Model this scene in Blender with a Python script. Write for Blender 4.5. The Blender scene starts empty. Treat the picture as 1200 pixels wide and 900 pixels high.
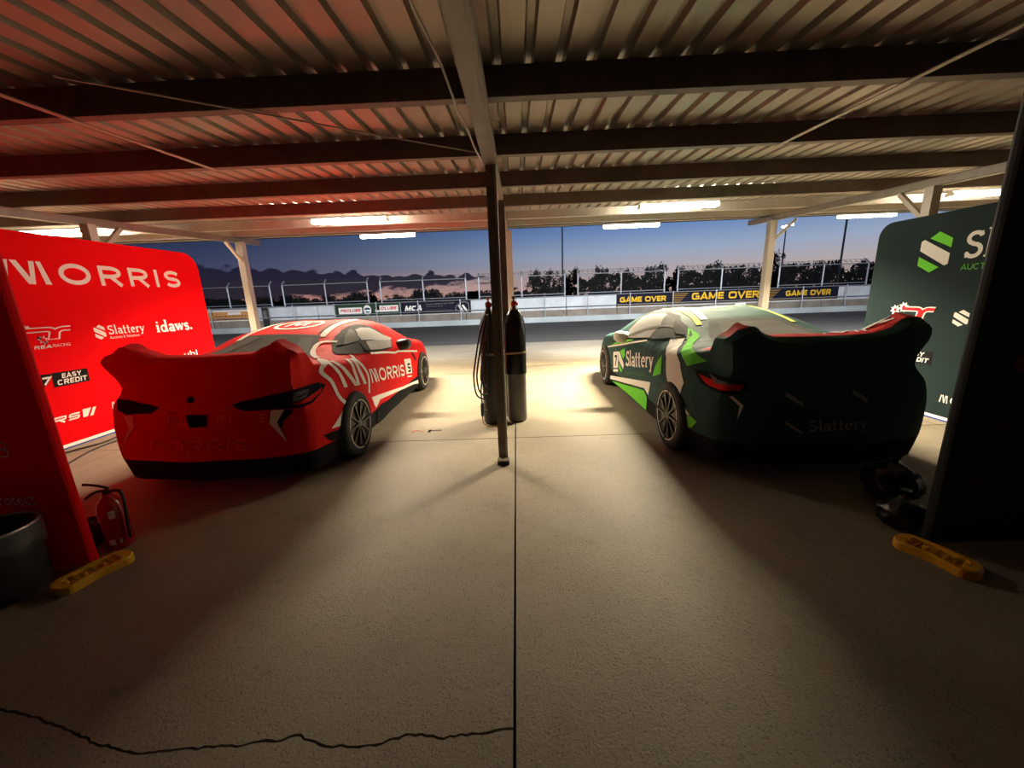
import bpy, bmesh, math, random
from mathutils import Vector, Matrix
from mathutils.bvhtree import BVHTree

random.seed(7)
S = bpy.context.scene
COL = S.collection
PI = math.pi

# ------------------------------------------------------------------ camera
def make_camera():
    f_px, yaw, pitch, roll, h = 443.273, math.radians(-1.0733), math.radians(12.9873), math.radians(-2.1486), 1.55
    f = Vector((math.sin(yaw), math.cos(yaw), 0)); r = Vector((math.cos(yaw), -math.sin(yaw), 0)); u = Vector((0, 0, 1))
    f2 = math.cos(pitch) * f - math.sin(pitch) * u
    u2 = math.sin(pitch) * f + math.cos(pitch) * u
    r3 = math.cos(roll) * r + math.sin(roll) * u2
    u3 = -math.sin(roll) * r + math.cos(roll) * u2
    cam = bpy.data.cameras.new('camera'); cam.sensor_width = 36.0; cam.lens = f_px / 1200.0 * 36.0
    cam.clip_start = 0.05; cam.clip_end = 2000
    o = bpy.data.objects.new('camera', cam); COL.objects.link(o)
    m = Matrix((r3, u3, -f2)).transposed().to_4x4(); m.translation = Vector((0, 0, h))
    o.matrix_world = m
    S.camera = o
make_camera()

# ------------------------------------------------------------------ world, exposure
TUBE = 240.0       # bare tubes of the battens under the roof
BATTEN_W = 465.0   # downward area light added under each batten
BATTEN_SPREAD = 134
OUTER = 22.0       # diffusers of the lamps on the outside of the eave
OUTER_W = 330.0    # light each of them throws over the pit lane
SKY = 1.0
S.view_settings.view_transform = 'Standard'
S.view_settings.look = 'None'
S.view_settings.gamma = 1.0
S.view_settings.use_curve_mapping = False
S.view_settings.exposure = 0.0
S.cycles.max_bounces = 8
S.cycles.diffuse_bounces = 5
S.cycles.use_denoising = True
S.cycles.sample_clamp_indirect = 6.0

class NT:
    def __init__(s, tree):
        s.t = tree; s.n = tree.nodes; s.l = tree.links
    def node(s, typ, **kw):
        n = s.n.new(typ)
        for k, v in kw.items(): setattr(n, k, v)
        return n
    def put(s, sock, v):
        if isinstance(v, bpy.types.NodeSocket): s.l.new(v, sock)
        else: sock.default_value = v
    def math(s, op, a, b=0.0, c=0.0, clamp=False):
        n = s.node('ShaderNodeMath', operation=op, use_clamp=clamp)
        s.put(n.inputs[0], a); s.put(n.inputs[1], b); s.put(n.inputs[2], c)
        return n.outputs[0]
    def mapr(s, v, a, b, c=0.0, d=1.0):
        n = s.node('ShaderNodeMapRange', interpolation_type='SMOOTHSTEP')
        s.put(n.inputs[0], v); s.put(n.inputs[1], a); s.put(n.inputs[2], b); s.put(n.inputs[3], c); s.put(n.inputs[4], d)
        return n.outputs[0]
    def mix(s, fac, a, b):
        n = s.node('ShaderNodeMix', data_type='RGBA')
        s.put(n.inputs[0], fac)
        for sock, v in ((n.inputs[6], a), (n.inputs[7], b)):
            if isinstance(v, bpy.types.NodeSocket): s.l.new(v, sock)
            else: sock.default_value = (v[0], v[1], v[2], 1)
        return n.outputs[2]
    def noise(s, vec, scale, detail=3.0, rough=0.5):
        n = s.node('ShaderNodeTexNoise'); 
        if vec is not None: s.l.new(vec, n.inputs['Vector'])
        s.put(n.inputs['Scale'], scale); s.put(n.inputs['Detail'], detail); s.put(n.inputs['Roughness'], rough)
        return n.outputs['Fac']
    def ramp(s, v, stops):
        n = s.node('ShaderNodeValToRGB'); s.l.new(v, n.inputs[0])
        e = n.color_ramp.elements
        while len(e) < len(stops): e.new(0.5)
        for q, (p, c) in zip(e, stops): q.position = p; q.color = (c[0], c[1], c[2], 1)
        return n.outputs[0]

def make_world():
    w = bpy.data.worlds.new('dusk_sky'); S.world = w; w.use_nodes = True
    t = NT(w.node_tree); t.n.clear()
    out = t.node('ShaderNodeOutputWorld'); bg = t.node('ShaderNodeBackground')
    t.l.new(bg.outputs[0], out.inputs[0])
    tc = t.node('ShaderNodeTexCoord'); sx = t.node('ShaderNodeSeparateXYZ')
    t.l.new(tc.outputs['Generated'], sx.inputs[0])
    x, y, z = sx.outputs
    az = t.math('ARCTAN2', x, y)                      # 0 straight out over the track, + to the right
    # after-sunset sky: the glow lies low to the right, night comes from the left
    right = t.ramp(t.math('MULTIPLY', z, 2.0, clamp=True),
                   [(0.0, (.48, .33, .29)), (.10, (.44, .38, .39)), (.19, (.31, .38, .52)), (.28, (.165, .265, .49)), (.36, (.075, .155, .39)), (.75, (.02, .045, .16)), (1, (.008, .02, .08))])
    left = t.ramp(t.math('MULTIPLY', z, 2.0, clamp=True),
                  [(0.0, (.55, .24, .19)), (.08, (.36, .18, .18)), (.14, (.05, .055, .115)), (.24, (.026, .036, .085)), (.38, (.013, .023, .07)), (.75, (.010, .02, .07)), (1, (.006, .012, .05))])
    side = t.mapr(az, -.75, .40)
    sky = t.mix(side, left, right)
    # bank of dark cloud low on the left, thinning out towards the middle
    mp = t.node('ShaderNodeMapping'); mp.inputs['Scale'].default_value = (1.0, 1.0, 3.0)
    t.l.new(tc.outputs['Generated'], mp.inputs[0])
    n1 = t.noise(mp.outputs[0], 11.0, 5.0, .55)
    n2 = t.noise(mp.outputs[0], 26.0, 4.0, .6)
    vor = t.node('ShaderNodeTexVoronoi'); vor.inputs['Scale'].default_value = 30.0; t.l.new(tc.outputs['Generated'], vor.inputs['Vector'])
    puff = t.math('MULTIPLY', t.math('SUBTRACT', .45, vor.outputs['Distance']), .026)
    lump = t.math('ADD', t.math('MULTIPLY', t.math('SUBTRACT', n1, .5), .020), t.math('ADD', puff, t.math('MULTIPLY', t.math('SUBTRACT', n2, .5), .014)))
    azn = t.math('SUBTRACT', 0.0, az)
    top = t.math('ADD', t.math('ADD', t.math('MULTIPLY', azn, .050), .050), lump)
    rag = t.math('ADD', t.math('MULTIPLY', t.math('SUBTRACT', n1, .5), .035), t.math('MULTIPLY', t.math('SUBTRACT', n2, .5), .05))
    bot = t.math('ADD', t.math('SUBTRACT', .045, t.math('MULTIPLY', azn, .062)), rag)
    fade = t.mapr(azn, -.02, .05)
    m_top = t.mapr(t.math('SUBTRACT', top, z), -.001, .003)
    m_bot = t.mapr(t.math('SUBTRACT', z, bot), -.006, .006)
    bank = t.math('MULTIPLY', t.math('MULTIPLY', m_top, m_bot), fade)
    sky = t.mix(t.math('MULTIPLY', bank, .97), sky, (.014, .013, .030))
    # below the horizon: dark land
    sky = t.mix(t.mapr(z, -.03, .0), (.01, .01, .012), sky)
    t.l.new(sky, bg.inputs[0]); bg.inputs[1].default_value = SKY
make_world()

# ------------------------------------------------------------------ materials
MATS = {}
def mat(name, col, rough=.6, metal=0.0, emit=None, estr=0.0, bump=0.0, bscale=40.0, var=0.0, vscale=6.0, spec=.5, alpha=1.0, trans=0.0, coat=0.0):
    if name in MATS: return MATS[name]
    if name.endswith('_print'): rough, spec = .85, .10
    m = bpy.data.materials.new(name); m.use_nodes = True; MATS[name] = m
    t = NT(m.node_tree); b = t.n['Principled BSDF']
    b.inputs['Base Color'].default_value = (*col, 1); b.inputs['Roughness'].default_value = rough
    b.inputs['Metallic'].default_value = metal; b.inputs['Specular IOR Level'].default_value = spec
    b.inputs['Alpha'].default_value = alpha; b.inputs['Transmission Weight'].default_value = trans
    b.inputs['Coat Weight'].default_value = coat
    tc = t.node('ShaderNodeTexCoord')
    if var:
        n = t.noise(tc.outputs['Object'], vscale, 5.0, .6)
        lo = tuple(c * (1 - var) for c in col); hi = tuple(min(1, c * (1 + var)) for c in col)
        t.l.new(t.ramp(n, [(.3, lo), (.7, hi)]), b.inputs['Base Color'])
    if bump:
        n = t.noise(tc.outputs['Object'], bscale, 4.0, .55)
        bp = t.node('ShaderNodeBump'); bp.inputs['Strength'].default_value = bump; bp.inputs['Distance'].default_value = .02
        t.l.new(n, bp.inputs['Height']); t.l.new(bp.outputs[0], b.inputs['Normal'])
    if emit is not None:
        b.inputs['Emission Color'].default_value = (*emit, 1); b.inputs['Emission Strength'].default_value = estr
    return m

def cloth(name, col, rough=.75):
    """stretched printed polyester: soft sheen, pulled creases"""
    if name in MATS: return MATS[name]
    m = bpy.data.materials.new(name); m.use_nodes = True; MATS[name] = m
    t = NT(m.node_tree); b = t.n['Principled BSDF']
    b.inputs['Base Color'].default_value = (*col, 1); b.inputs['Roughness'].default_value = rough
    b.inputs['Specular IOR Level'].default_value = .12
    tc = t.node('ShaderNodeTexCoord'); mp = t.node('ShaderNodeMapping')
    mp.inputs['Rotation'].default_value = (.5, 0, .2); mp.inputs['Scale'].default_value = (1.6, 5.5, 1.3)
    t.l.new(tc.outputs['Object'], mp.inputs[0])
    n = t.noise(mp.outputs[0], 2.2, 2.0, .5); n2 = t.noise(tc.outputs['Object'], 2.5, 1.0, .5)
    h = t.math('MULTIPLY', n, t.mapr(n2, .42, .68))
    bp = t.node('ShaderNodeBump'); bp.inputs['Strength'].default_value = .35; bp.inputs['Distance'].default_value = .05
    t.l.new(h, bp.inputs['Height']); t.l.new(bp.outputs[0], b.inputs['Normal'])
    return m

def concrete():
    m = bpy.data.materials.new('stained_concrete'); m.use_nodes = True
    t = NT(m.node_tree); b = t.n['Principled BSDF']
    g = t.node('ShaderNodeNewGeometry'); P = g.outputs['Position']
    big = t.noise(P, .55, 4.0, .6); mid = t.noise(P, 2.6, 5.0, .65); fine = t.noise(P, 34.0, 3.0, .7); grit = t.noise(P, 95.0, 2.0, .6)
    base = t.ramp(big, [(.3, (.215, .180, .130)), (.7, (.30, .258, .192))])
    base = t.mix(t.mapr(mid, .52, .74, 0, .42), base, (.145, .118, .084))
    base = t.mix(t.mapr(fine, .55, .75, 0, .45), base, (.095, .078, .056))
    base = t.mix(t.mapr(grit, .60, .72, 0, .55), base, (.05, .042, .03))
    base = t.mix(t.mapr(grit, .26, .40, .35, 0), base, (.40, .36, .29))
    pit = t.node('ShaderNodeTexVoronoi'); pit.inputs['Scale'].default_value = 80.0; t.l.new(P, pit.inputs['Vector'])
    base = t.mix(t.math('MULTIPLY', t.mapr(pit.outputs['Distance'], .12, .34, .8, 0), t.mapr(t.noise(P, 11.0, 4.0, .7), .40, .60)), base, (.035, .028, .02))
    # worn, streaky tyre marks on the apron, running along the lane
    mp = t.node('ShaderNodeMapping'); mp.inputs['Scale'].default_value = (.35, 3.4, 1); mp.inputs['Rotation'].default_value = (0, 0, .08)
    t.l.new(P, mp.inputs[0])
    st = t.noise(mp.outputs[0], 1.3, 4.0, .6)
    sx = t.node('ShaderNodeSeparateXYZ'); t.l.new(P, sx.inputs[0])
    apron = t.mapr(sx.outputs[1], 5.0, 8.5)
    base = t.mix(t.math('MULTIPLY', t.mapr(st, .56, .70, 0, .55), apron), base, (.11, .088, .06))
    # damp patches
    sp = t.node('ShaderNodeTexVoronoi'); sp.inputs['Scale'].default_value = .85; t.l.new(P, sp.inputs['Vector'])
    base = t.mix(t.mapr(sp.outputs['Distance'], .02, .10, .35, 0), base, (.09, .073, .055))
    t.l.new(base, b.inputs['Base Color']); b.inputs['Roughness'].default_value = .62; b.inputs['Specular IOR Level'].default_value = .35
    bp = t.node('ShaderNodeBump'); bp.inputs['Strength'].default_value = .35; bp.inputs['Distance'].default_value = .006
    t.l.new(t.math('ADD', fine, grit), bp.inputs['Height']); t.l.new(bp.outputs[0], b.inputs['Normal'])
    return m

def asphalt():
    m = bpy.data.materials.new('pit_asphalt'); m.use_nodes = True
    t = NT(m.node_tree); b = t.n['Principled BSDF']
    g = t.node('ShaderNodeNewGeometry'); P = g.outputs['Position']
    mp = t.node('ShaderNodeMapping'); mp.inputs['Scale'].default_value = (.05, 1.2, 1); t.l.new(P, mp.inputs[0])
    st = t.noise(mp.outputs[0], 1.6, 4.0, .6); fine = t.noise(P, 40.0, 3.0, .7)
    base = t.ramp(st, [(.35, (.055, .050, .043)), (.6, (.085, .078, .066)), (.72, (.13, .12, .10))])
    base = t.mix(t.mapr(fine, .5, .75, 0, .4), base, (.03, .03, .028))
    t.l.new(base, b.inputs['Base Color']); b.inputs['Roughness'].default_value = .8
    return m

def sheet_metal(name, col, rough=.42, metal=.65):
    m = bpy.data.materials.new(name); m.use_nodes = True; MATS[name] = m
    t = NT(m.node_tree); b = t.n['Principled BSDF']
    g = t.node('ShaderNodeNewGeometry'); P = g.outputs['Position']
    mp = t.node('ShaderNodeMapping'); mp.inputs['Scale'].default_value = (9.0, .8, 1); t.l.new(P, mp.inputs[0])
    st = t.noise(mp.outputs[0], 2.0, 4.0, .6); sp = t.noise(P, 5.0, 4.0, .6)
    base = t.mix(t.mapr(st, .4, .75, 0, .35), col, tuple(c * .72 for c in col))
    base = t.mix(t.mapr(sp, .5, .8, 0, .3), base, tuple(c * 1.15 for c in col))
    t.l.new(base, b.inputs['Base Color']); b.inputs['Metallic'].default_value = metal; b.inputs['Roughness'].default_value = rough
    return m

CONC = concrete(); ASPH = asphalt()
ROOF = sheet_metal('galvanised_sheet', (.33, .285, .235), .45, .40)
STEEL = sheet_metal('galvanised_steel', (.40, .36, .31), .5, .4)
DSTEEL = mat('dull_dark_steel', (.20, .165, .13), .5, .35, var=.3)
RAFT = mat('rafter_steel', (.21, .185, .155), .5, .35, var=.15)
PURL = mat('purlin_steel', (.15, .115, .095), .55, .3, var=.2)
RED = cloth('red_cover_cloth', (.66, .009, .008)); DRED = cloth('dark_red_cloth', (.55, .008, .008))
GREEN = cloth('dark_green_cover_cloth', (.030, .072, .066)); REDTOP = cloth('scarlet_wing_cloth', (.62, .035, .03))
BLACK = mat('black_print', (.012, .012, .013), .7)
CHAR = mat('charcoal_print', (.035, .033, .033), .6)
WHITE = mat('white_print', (.86, .82, .76), .7)
LIME = mat('lime_print', (.16, .62, .055), .7)
YLIME = mat('pale_lime_print', (.62, .72, .16), .7)
GREYD = mat('dark_grey_print', (.040, .038, .037), .6)
GREYM = mat('mid_grey_print', (.12, .118, .11), .6)
GREYL = mat('pale_grey_print', (.30, .295, .285), .6)
TAILRED = mat('tail_lamp_red_print', (.55, .012, .015), .5)
RUBBER = mat('tyre_rubber', (.020, .019, .018), .75, bump=.1)
RIM = mat('dark_alloy', (.045, .038, .034), .4, .5)
RINGM = mat('cream_wheel_line', (.68, .62, .52), .6)
BREDM = mat('banner_red_fabric', (.82, .002, .005), .8, bump=.03, bscale=14, spec=.06)
BGRN = mat('banner_green_fabric', (.013, .025, .027), .8, bump=.03, bscale=14, spec=.12)
NRED = mat('panel_red_fabric', (.80, .006, .008), .8, spec=.1); NGRN = mat('panel_black_fabric', (.010, .014, .014), .75)
def backlit(m, fac):
    t = NT(m.node_tree); b = t.n['Principled BSDF']; out = t.n['Material Output']
    tr = t.node('ShaderNodeBsdfTranslucent'); tr.inputs[0].default_value = b.inputs['Base Color'].default_value
    mx = t.node('ShaderNodeMixShader'); mx.inputs[0].default_value = fac
    t.l.new(b.outputs[0], mx.inputs[1]); t.l.new(tr.outputs[0], mx.inputs[2]); t.l.new(mx.outputs[0], out.inputs[0])
backlit(NRED, .22)                                    # thin stretch fabric lets a little light through
BLUE = mat('banner_blue_stripe', (.02, .05, .30), .6); MAROON = mat('banner_maroon_stripe', (.12, .005, .02), .6)
ALU = mat('brushed_aluminium', (.62, .62, .62), .35, .9)
WHITEW = mat('whitewashed_concrete', (.58, .60, .62), .85, var=.14, vscale=1.4, bump=.1)
BARE = mat('weathered_concrete', (.24, .20, .16), .9, var=.3, vscale=1.0, bump=.2, bscale=10)
KERBM = mat('painted_kerb', (.42, .46, .46), .85, var=.2, vscale=.6)
GALV = mat('galvanised_pipe', (.40, .41, .44), .45, .5)
MESHM = mat('fence_wire', (.022, .021, .022), .7, .0)
NAVY = mat('navy_vinyl', (.012, .012, .026), .6, spec=.08); GOLD = mat('gold_print', (.78, .46, .03), .6); DGOLD = mat('faded_gold_print', (.30, .17, .035), .6)
SGREEN = mat('sign_green_vinyl', (.028, .060, .030), .6, spec=.08); SRED = mat('sign_red_print', (.60, .02, .03), .6)
ORNG = mat('sign_orange_vinyl', (.66, .30, .09), .6, var=.2); SBLUE = mat('sign_blue_print', (.03, .06, .14), .5)
LEAF = mat('dark_leaves', (.010, .013, .008), .95, spec=.1); LEAF2 = mat('olive_leaves', (.016, .015, .009), .95, spec=.1)
BARK = mat('tree_bark', (.05, .04, .03), .9); LAND = mat('dry_grass', (.012, .012, .008), .95, var=.3, vscale=.2)
YEL = mat('yellow_plastic', (.72, .38, .015), .45, bump=.1, bscale=20)
EXTR = mat('extinguisher_red', (.42, .010, .010), .22, coat=.4); BPLA = mat('black_plastic', (.010, .010, .010), .35)
CYLB = mat('black_gas_cylinder', (.016, .014, .013), .5, bump=.06, bscale=9); CYLG = mat('grey_gas_cylinder', (.115, .105, .095), .5, var=.2)
SHRINK = mat('glossy_black_film', (.010, .009, .009), .22, bump=.6, bscale=8)
BRASS = mat('brass', (.55, .36, .14), .35, .9); REDCAP = mat('red_valve_cap', (.45, .02, .02), .4)
HOSE = mat('black_rubber_hose', (.018, .016, .016), .5)
BINM = mat('grey_bin_metal', (.07, .07, .066), .35, .5); BAGM = mat('black_bag_plastic', (.008, .008, .008), .25, bump=.4, bscale=18)
CLEARB = mat('clear_bin_liner', (.8, .8, .8), .15, trans=.0, alpha=.07)
LBODY = mat('white_batten_body', (.82, .80, .76), .5)
TUBEM = mat('lit_fluorescent_tube', (1, 1, 1), .5, emit=(1.0, .88, .68), estr=TUBE)
DIFFM = mat('lit_batten_diffuser', (1, 1, 1), .5, emit=(1.0, .92, .78), estr=OUTER)
MASTM = mat('lit_floodlight', (1, 1, 1), .5, emit=(.95, .98, 1.0), estr=160.0)
TAGW = mat('white_label', (.65, .65, .62), .5); JOINT = mat('joint_filler', (.012, .010, .008), .9)
YLINE = mat('worn_yellow_paint', (.58, .40, .12), .8, var=.25, vscale=5); FRED = mat('faded_red_paint', (.42, .10, .06), .8)
WCLOTH = mat('white_mirror_cover', (.78, .76, .73), .7)

# ------------------------------------------------------------------ mesh helpers
def bm_obj(name, bm, m, parent=None, smooth=False, loc=None):
    me = bpy.data.meshes.new(name); bm.normal_update(); bm.to_mesh(me); bm.free()
    for x in (m if isinstance(m, (list, tuple)) else [m]): me.materials.append(x)
    if smooth: me.polygons.foreach_set('use_smooth', [True] * len(me.polygons))
    o = bpy.data.objects.new(name, me); COL.objects.link(o)
    if parent is not None: o.parent = parent
    if loc is not None: o.location = loc
    return o
def empty(name, loc=(0, 0, 0), rz=0.0, parent=None):
    o = bpy.data.objects.new(name, None); COL.objects.link(o); o.location = loc; o.rotation_euler = (0, 0, rz)
    o.empty_display_size = .1
    if parent is not None: o.parent = parent
    return o
def tag(o, label, cat, group=None):
    o['label'] = label; o['category'] = cat
    if group: o['group'] = group
    return o
def struct(o):
    o['kind'] = 'structure'; return o
def copy_tree(o, parent=None):
    c = o.copy(); COL.objects.link(c)
    if parent is not None: c.parent = parent
    for ch in list(o.children): copy_tree(ch, c)
    return c
def box(bm, c, s, rot=None, mi=0, bevel=0.0):
    r = bmesh.ops.create_cube(bm, size=1.0)['verts']
    M = Matrix.Translation(Vector(c)) @ (rot.to_4x4() if rot else Matrix()) @ Matrix.Diagonal((s[0], s[1], s[2], 1))
    bmesh.ops.transform(bm, matrix=M, verts=r)
    fs = {f for v in r for f in v.link_faces}
    for f in fs: f.material_index = mi
    if bevel:
        es = {e for v in r for e in v.link_edges}
        bmesh.ops.bevel(bm, geom=list(es), offset=bevel, segments=2, affect='EDGES', profile=.5)
def bx(x0, x1, y0, y1, z0, z1, bm=None, bevel=0.0):
    bm = bm or bmesh.new(); box(bm, ((x0 + x1) / 2, (y0 + y1) / 2, (z0 + z1) / 2), (x1 - x0, y1 - y0, z1 - z0), bevel=bevel); return bm
def tube(bm, pts, r, n=8, mi=0, caps=True):
    pts = [Vector(p) for p in pts]; rings = []
    up = None
    for i, p in enumerate(pts):
        d = ((pts[min(i + 1, len(pts) - 1)] - pts[max(i - 1, 0)])).normalized()
        if up is None: up = Vector((0, 0, 1)) if abs(d.z) < .9 else Vector((1, 0, 0))
        a = d.cross(up).normalized(); b = a.cross(d).normalized(); up = b
        rr = r[i] if isinstance(r, (list, tuple)) else r
        rings.append([bm.verts.new(p + rr * (math.cos(2 * PI * k / n) * a + math.sin(2 * PI * k / n) * b)) for k in range(n)])
    for A, B in zip(rings, rings[1:]):
        for k in range(n):
            f = bm.faces.new((A[k], A[(k + 1) % n], B[(k + 1) % n], B[k])); f.material_index = mi
    if caps:
        f = bm.faces.new(rings[0][::-1]); f.material_index = mi; f = bm.faces.new(rings[-1]); f.material_index = mi
def lathe(bm, prof, n=24, c=(0, 0, 0), axis='Z', mi=0, cap=True):
    rings = []
    for r, h in prof:
        R = []
        for k in range(n):
            a = 2 * PI * k / n; x, y = r * math.cos(a), r * math.sin(a)
            v = (x, y, h) if axis == 'Z' else ((h, x, y) if axis == 'X' else (x, h, y))
            R.append(bm.verts.new(Vector(v) + Vector(c)))
        rings.append(R)
    for A, B in zip(rings, rings[1:]):
        for k in range(n):
            f = bm.faces.new((A[k], A[(k + 1) % n], B[(k + 1) % n], B[k])); f.material_index = mi
    if cap:
        for R in (rings[0][::-1], rings[-1]):
            f = bm.faces.new(R); f.material_index = mi
def bar(bm, a, b, w, h, mi=0):
    a = Vector(a); b = Vector(b); d = b - a
    q = d.to_track_quat('Y', 'Z').to_matrix()
    box(bm, (a + b) / 2, (w, d.length, h), q, mi)
def slab_poly(pts, z0, z1):
    bm = bmesh.new()
    top = [bm.verts.new((x, y, z1)) for x, y in pts]; bot = [bm.verts.new((x, y, z0)) for x, y in pts]
    f = bm.faces.new(top)
    if f.normal.z < 0: pass
    bm.faces.new(bot[::-1]); n = len(pts)
    for i in range(n): bm.faces.new((top[i], bot[i], bot[(i + 1) % n], top[(i + 1) % n]))
    bmesh.ops.triangulate(bm, faces=[f])
    bmesh.ops.recalc_face_normals(bm, faces=bm.faces[:]); return bm

# ------------------------------------------------------------------ lettering: strokes on a 1-high capital box
def arc(cx, cy, rx, ry, a0, a1, n=14, e=2.0):
    o = []
    for i in range(n + 1):
        a = math.radians(a0 + (a1 - a0) * i / n); c, s = math.cos(a), math.sin(a)
        o.append((cx + rx * math.copysign(abs(c) ** (2 / e), c), cy + ry * math.copysign(abs(s) ** (2 / e), s)))
    return o
def glyph(ch, w, t, e):
    """returns (strokes, advance); stroke centre lines in a box w wide and 1 high"""
    h = t / 2; x0, x1, y0, y1 = h, w - h, h, 1 - h; m = (y0 + y1) / 2; cx = w / 2
    rx = (x1 - x0) / 2; ry = (y1 - y0) / 2; q = ry / 2
    G = {
     'A': [[(0 + h * .6, 0), (cx, 1 - h * .4), (w - h * .6, 0)], [(w * .2, .28), (w * .8, .28)]],
     'B': [[(x0, 0), (x0, 1)], [(x0, y1), (cx, y1)] + arc(cx, y1 - q, rx, q, 90, -90, 8, e) + [(x0, m)], [(cx, m)] + arc(cx, y0 + q, rx, q, 90, -90, 8, e) + [(x0, y0)]],
     'C': [arc(cx, m, rx, ry, 42, 318, 20, e)],
     'D': [[(x0, 0), (x0, 1)], [(x0, y1), (cx * .9, y1)] + arc(cx * .9, m, x1 - cx * .9, ry, 90, -90, 12, e) + [(x0, y0)]],
     'E': [[(x0, 0), (x0, 1)], [(x0, y1), (w, y1)], [(x0, m), (w * .94, m)], [(x0, y0), (w, y0)]],
     'G': [arc(cx, m, rx, ry, 42, 340, 20, e), [(cx, m * .95), (x1 + h, m * .95)], [(x1, 0 + t * .3), (x1, m)]],
     'I': [[(x0, 0), (x0, 1)]],
     'K': [[(x0, 0), (x0, 1)], [(x0, .42), (w - h, 1)], [(x0 + .2 * w, .58), (w - h, 0)]],
     'L': [[(x0, 0), (x0, 1)], [(x0, y0), (w, y0)]],
     'N': [[(x0, 0), (x0, 1)], [(x0, 1), (x1, 0)], [(x1, 0), (x1, 1)]],
     'O': [arc(cx, m, rx, ry, 0, 360, 32, e)],
     'P': [[(x0, 0), (x0, 1)], [(x0, y1), (cx, y1)] + arc(cx, y1 - q * 1.08, rx, q * 1.08, 90, -90, 10, e) + [(x0, y1 - q * 2.16)]],
     'R': [[(x0, 0), (x0, 1)], [(x0, y1), (cx, y1)] + arc(cx, y1 - q * 1.08, rx, q * 1.08, 90, -90, 10, e) + [(x0, y1 - q * 2.16)], [(cx * .95, y1 - q * 2.1), (x1 + h * .3, 0)]],
     'S': [arc(cx, y1 - q, rx, q, 25, 270, 14, e)[:-1] + arc(cx, y0 + q, rx, q, 90, -155, 14, e)],
     'T': [[(cx, 0), (cx, 1)], [(0, y1), (w, y1)]],
     'U': [[(x0, 1), (x0, m)] + arc(cx, y0 + ry * .8, rx, ry * .8, 180, 360, 12, e) + [(x1, 1)]],
     'V': [[(h * .6, 1), (cx, h * .4), (w - h * .6, 1)]],
     'Y': [[(h * .6, 1), (cx, .48)], [(w - h * .6, 1), (cx, .48)], [(cx, 0), (cx, .5)]],
     'M': [[(x0, 0), (x0, 1)], [(x0, 1), (cx, .1)], [(cx, .1), (x1, 1)], [(x1, 1), (x1, 0)]],
     '5': [[(x1, y1), (x0, y1), (x0, m)], [(x0, m), (cx, m)] + arc(cx, (m + y0) / 2, rx, (m - y0) / 2, 90, -90, 8, 4) + [(x0, y0)]],
     '7': [[(0, y1), (x1, y1), (w * .35, 0)]],
     '.': [[(x0, 0), (x0, t)]],
    }
    return G.get(ch)
def stroke_mesh(P, F, pts, t, slant=0.0, ox=0.0, oy=0.0, sx=1.0, sy=1.0):
    """flat ribbon along pts"""
    pts = [Vector((p[0], p[1])) for p in pts]; pts = pts[:1] + [b for a, b in zip(pts, pts[1:]) if (a - b).length > 1e-4]
    n = len(pts); L = []; Rr = []
    for i in range(n):
        d0 = (pts[i] - pts[i - 1]).normalized() if i else None
        d1 = (pts[i + 1] - pts[i]).normalized() if i < n - 1 else None
        if n > 2 and (pts[0] - pts[-1]).length < 1e-5:
            d0 = d0 or (pts[-1] - pts[-2]).normalized(); d1 = d1 or (pts[1] - pts[0]).normalized()
        d0 = d0 or d1; d1 = d1 or d0
        nn = Vector((-(d0.y + d1.y), d0.x + d1.x)); nn = nn.normalized() if nn.length > 1e-6 else Vector((-d0.y, d0.x))
        k = max(.5, nn.dot(Vector((-d0.y, d0.x))))
        L.append(pts[i] + nn * t / 2 / k); Rr.append(pts[i] - nn * t / 2 / k)
    b = len(P)
    for a, c in zip(L, Rr):
        for v in (a, c): P.append((ox + sx * (v.x + slant * v.y), oy + sy * v.y))
    for i in range(n - 1): F.append((b + 2 * i, b + 2 * i + 1, b + 2 * i + 3, b + 2 * i + 2))
def poly(P, F, pts):
    b = len(P); P.extend([(float(a), float(c)) for a, c in pts]); F.append(tuple(range(b, b + len(pts))))
def logo_m(P, F, x, y, w, h):
    """the four-bar M with slits at both tops"""
    g = lambda pts: poly(P, F, [(x + a * w, y + b * h) for a, b in pts])
    g([(.12, 1), (.25, 1), (.14, 0), (0, 0)]); g([(.285, 1), (.42, 1), (.70, 0), (.55, 0)])
    g([(.60, 0), (.70, 0), (.79, 1), (.67, 1)]); g([(.825, 1), (.93, 1), (1.06, 0), (.92, 0)])
WID = {'I': .0, 'M': 1.15, 'O': 1.12, 'E': .78, 'L': .72, 'S': .86, 'R': .92, 'P': .86, 'T': .85, '.': .0, 'Y': .95, 'V': 1.02, 'A': 1.05, 'U': .95, 'C': .98, 'G': 1.05, '5': .85, '7': .8}
def text2d(s, x, y, width, h, t=.16, e=2.0, slant=0.0, gap=.16, fancy_m=False):
    """capital lettering in a box width x h with its lower left corner at x, y"""
    P, F = [], []; base = 1.0; adv = []; tot = 0
    for ch in s:
        w = .45 if ch == ' ' else (t if ch in 'I.' else WID.get(ch, .9) * base)
        adv.append(w); tot += w + gap
    tot -= gap; sx = width / tot / h; X = 0
    for ch, w in zip(s, adv):
        if ch == 'M' and fancy_m: logo_m(P, F, x + X * sx * h, y, w * sx * h * .95, h)
        elif ch != ' ':
            W = w * sx if ch not in 'I.' else t
            off = 0 if ch not in 'I.' else (w * sx - t) / 2
            for st in glyph(ch, W, t, e): stroke_mesh(P, F, st, t, slant, x + (X * sx + off) * h, y, h, h)
        X += w + gap
    return P, F
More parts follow.
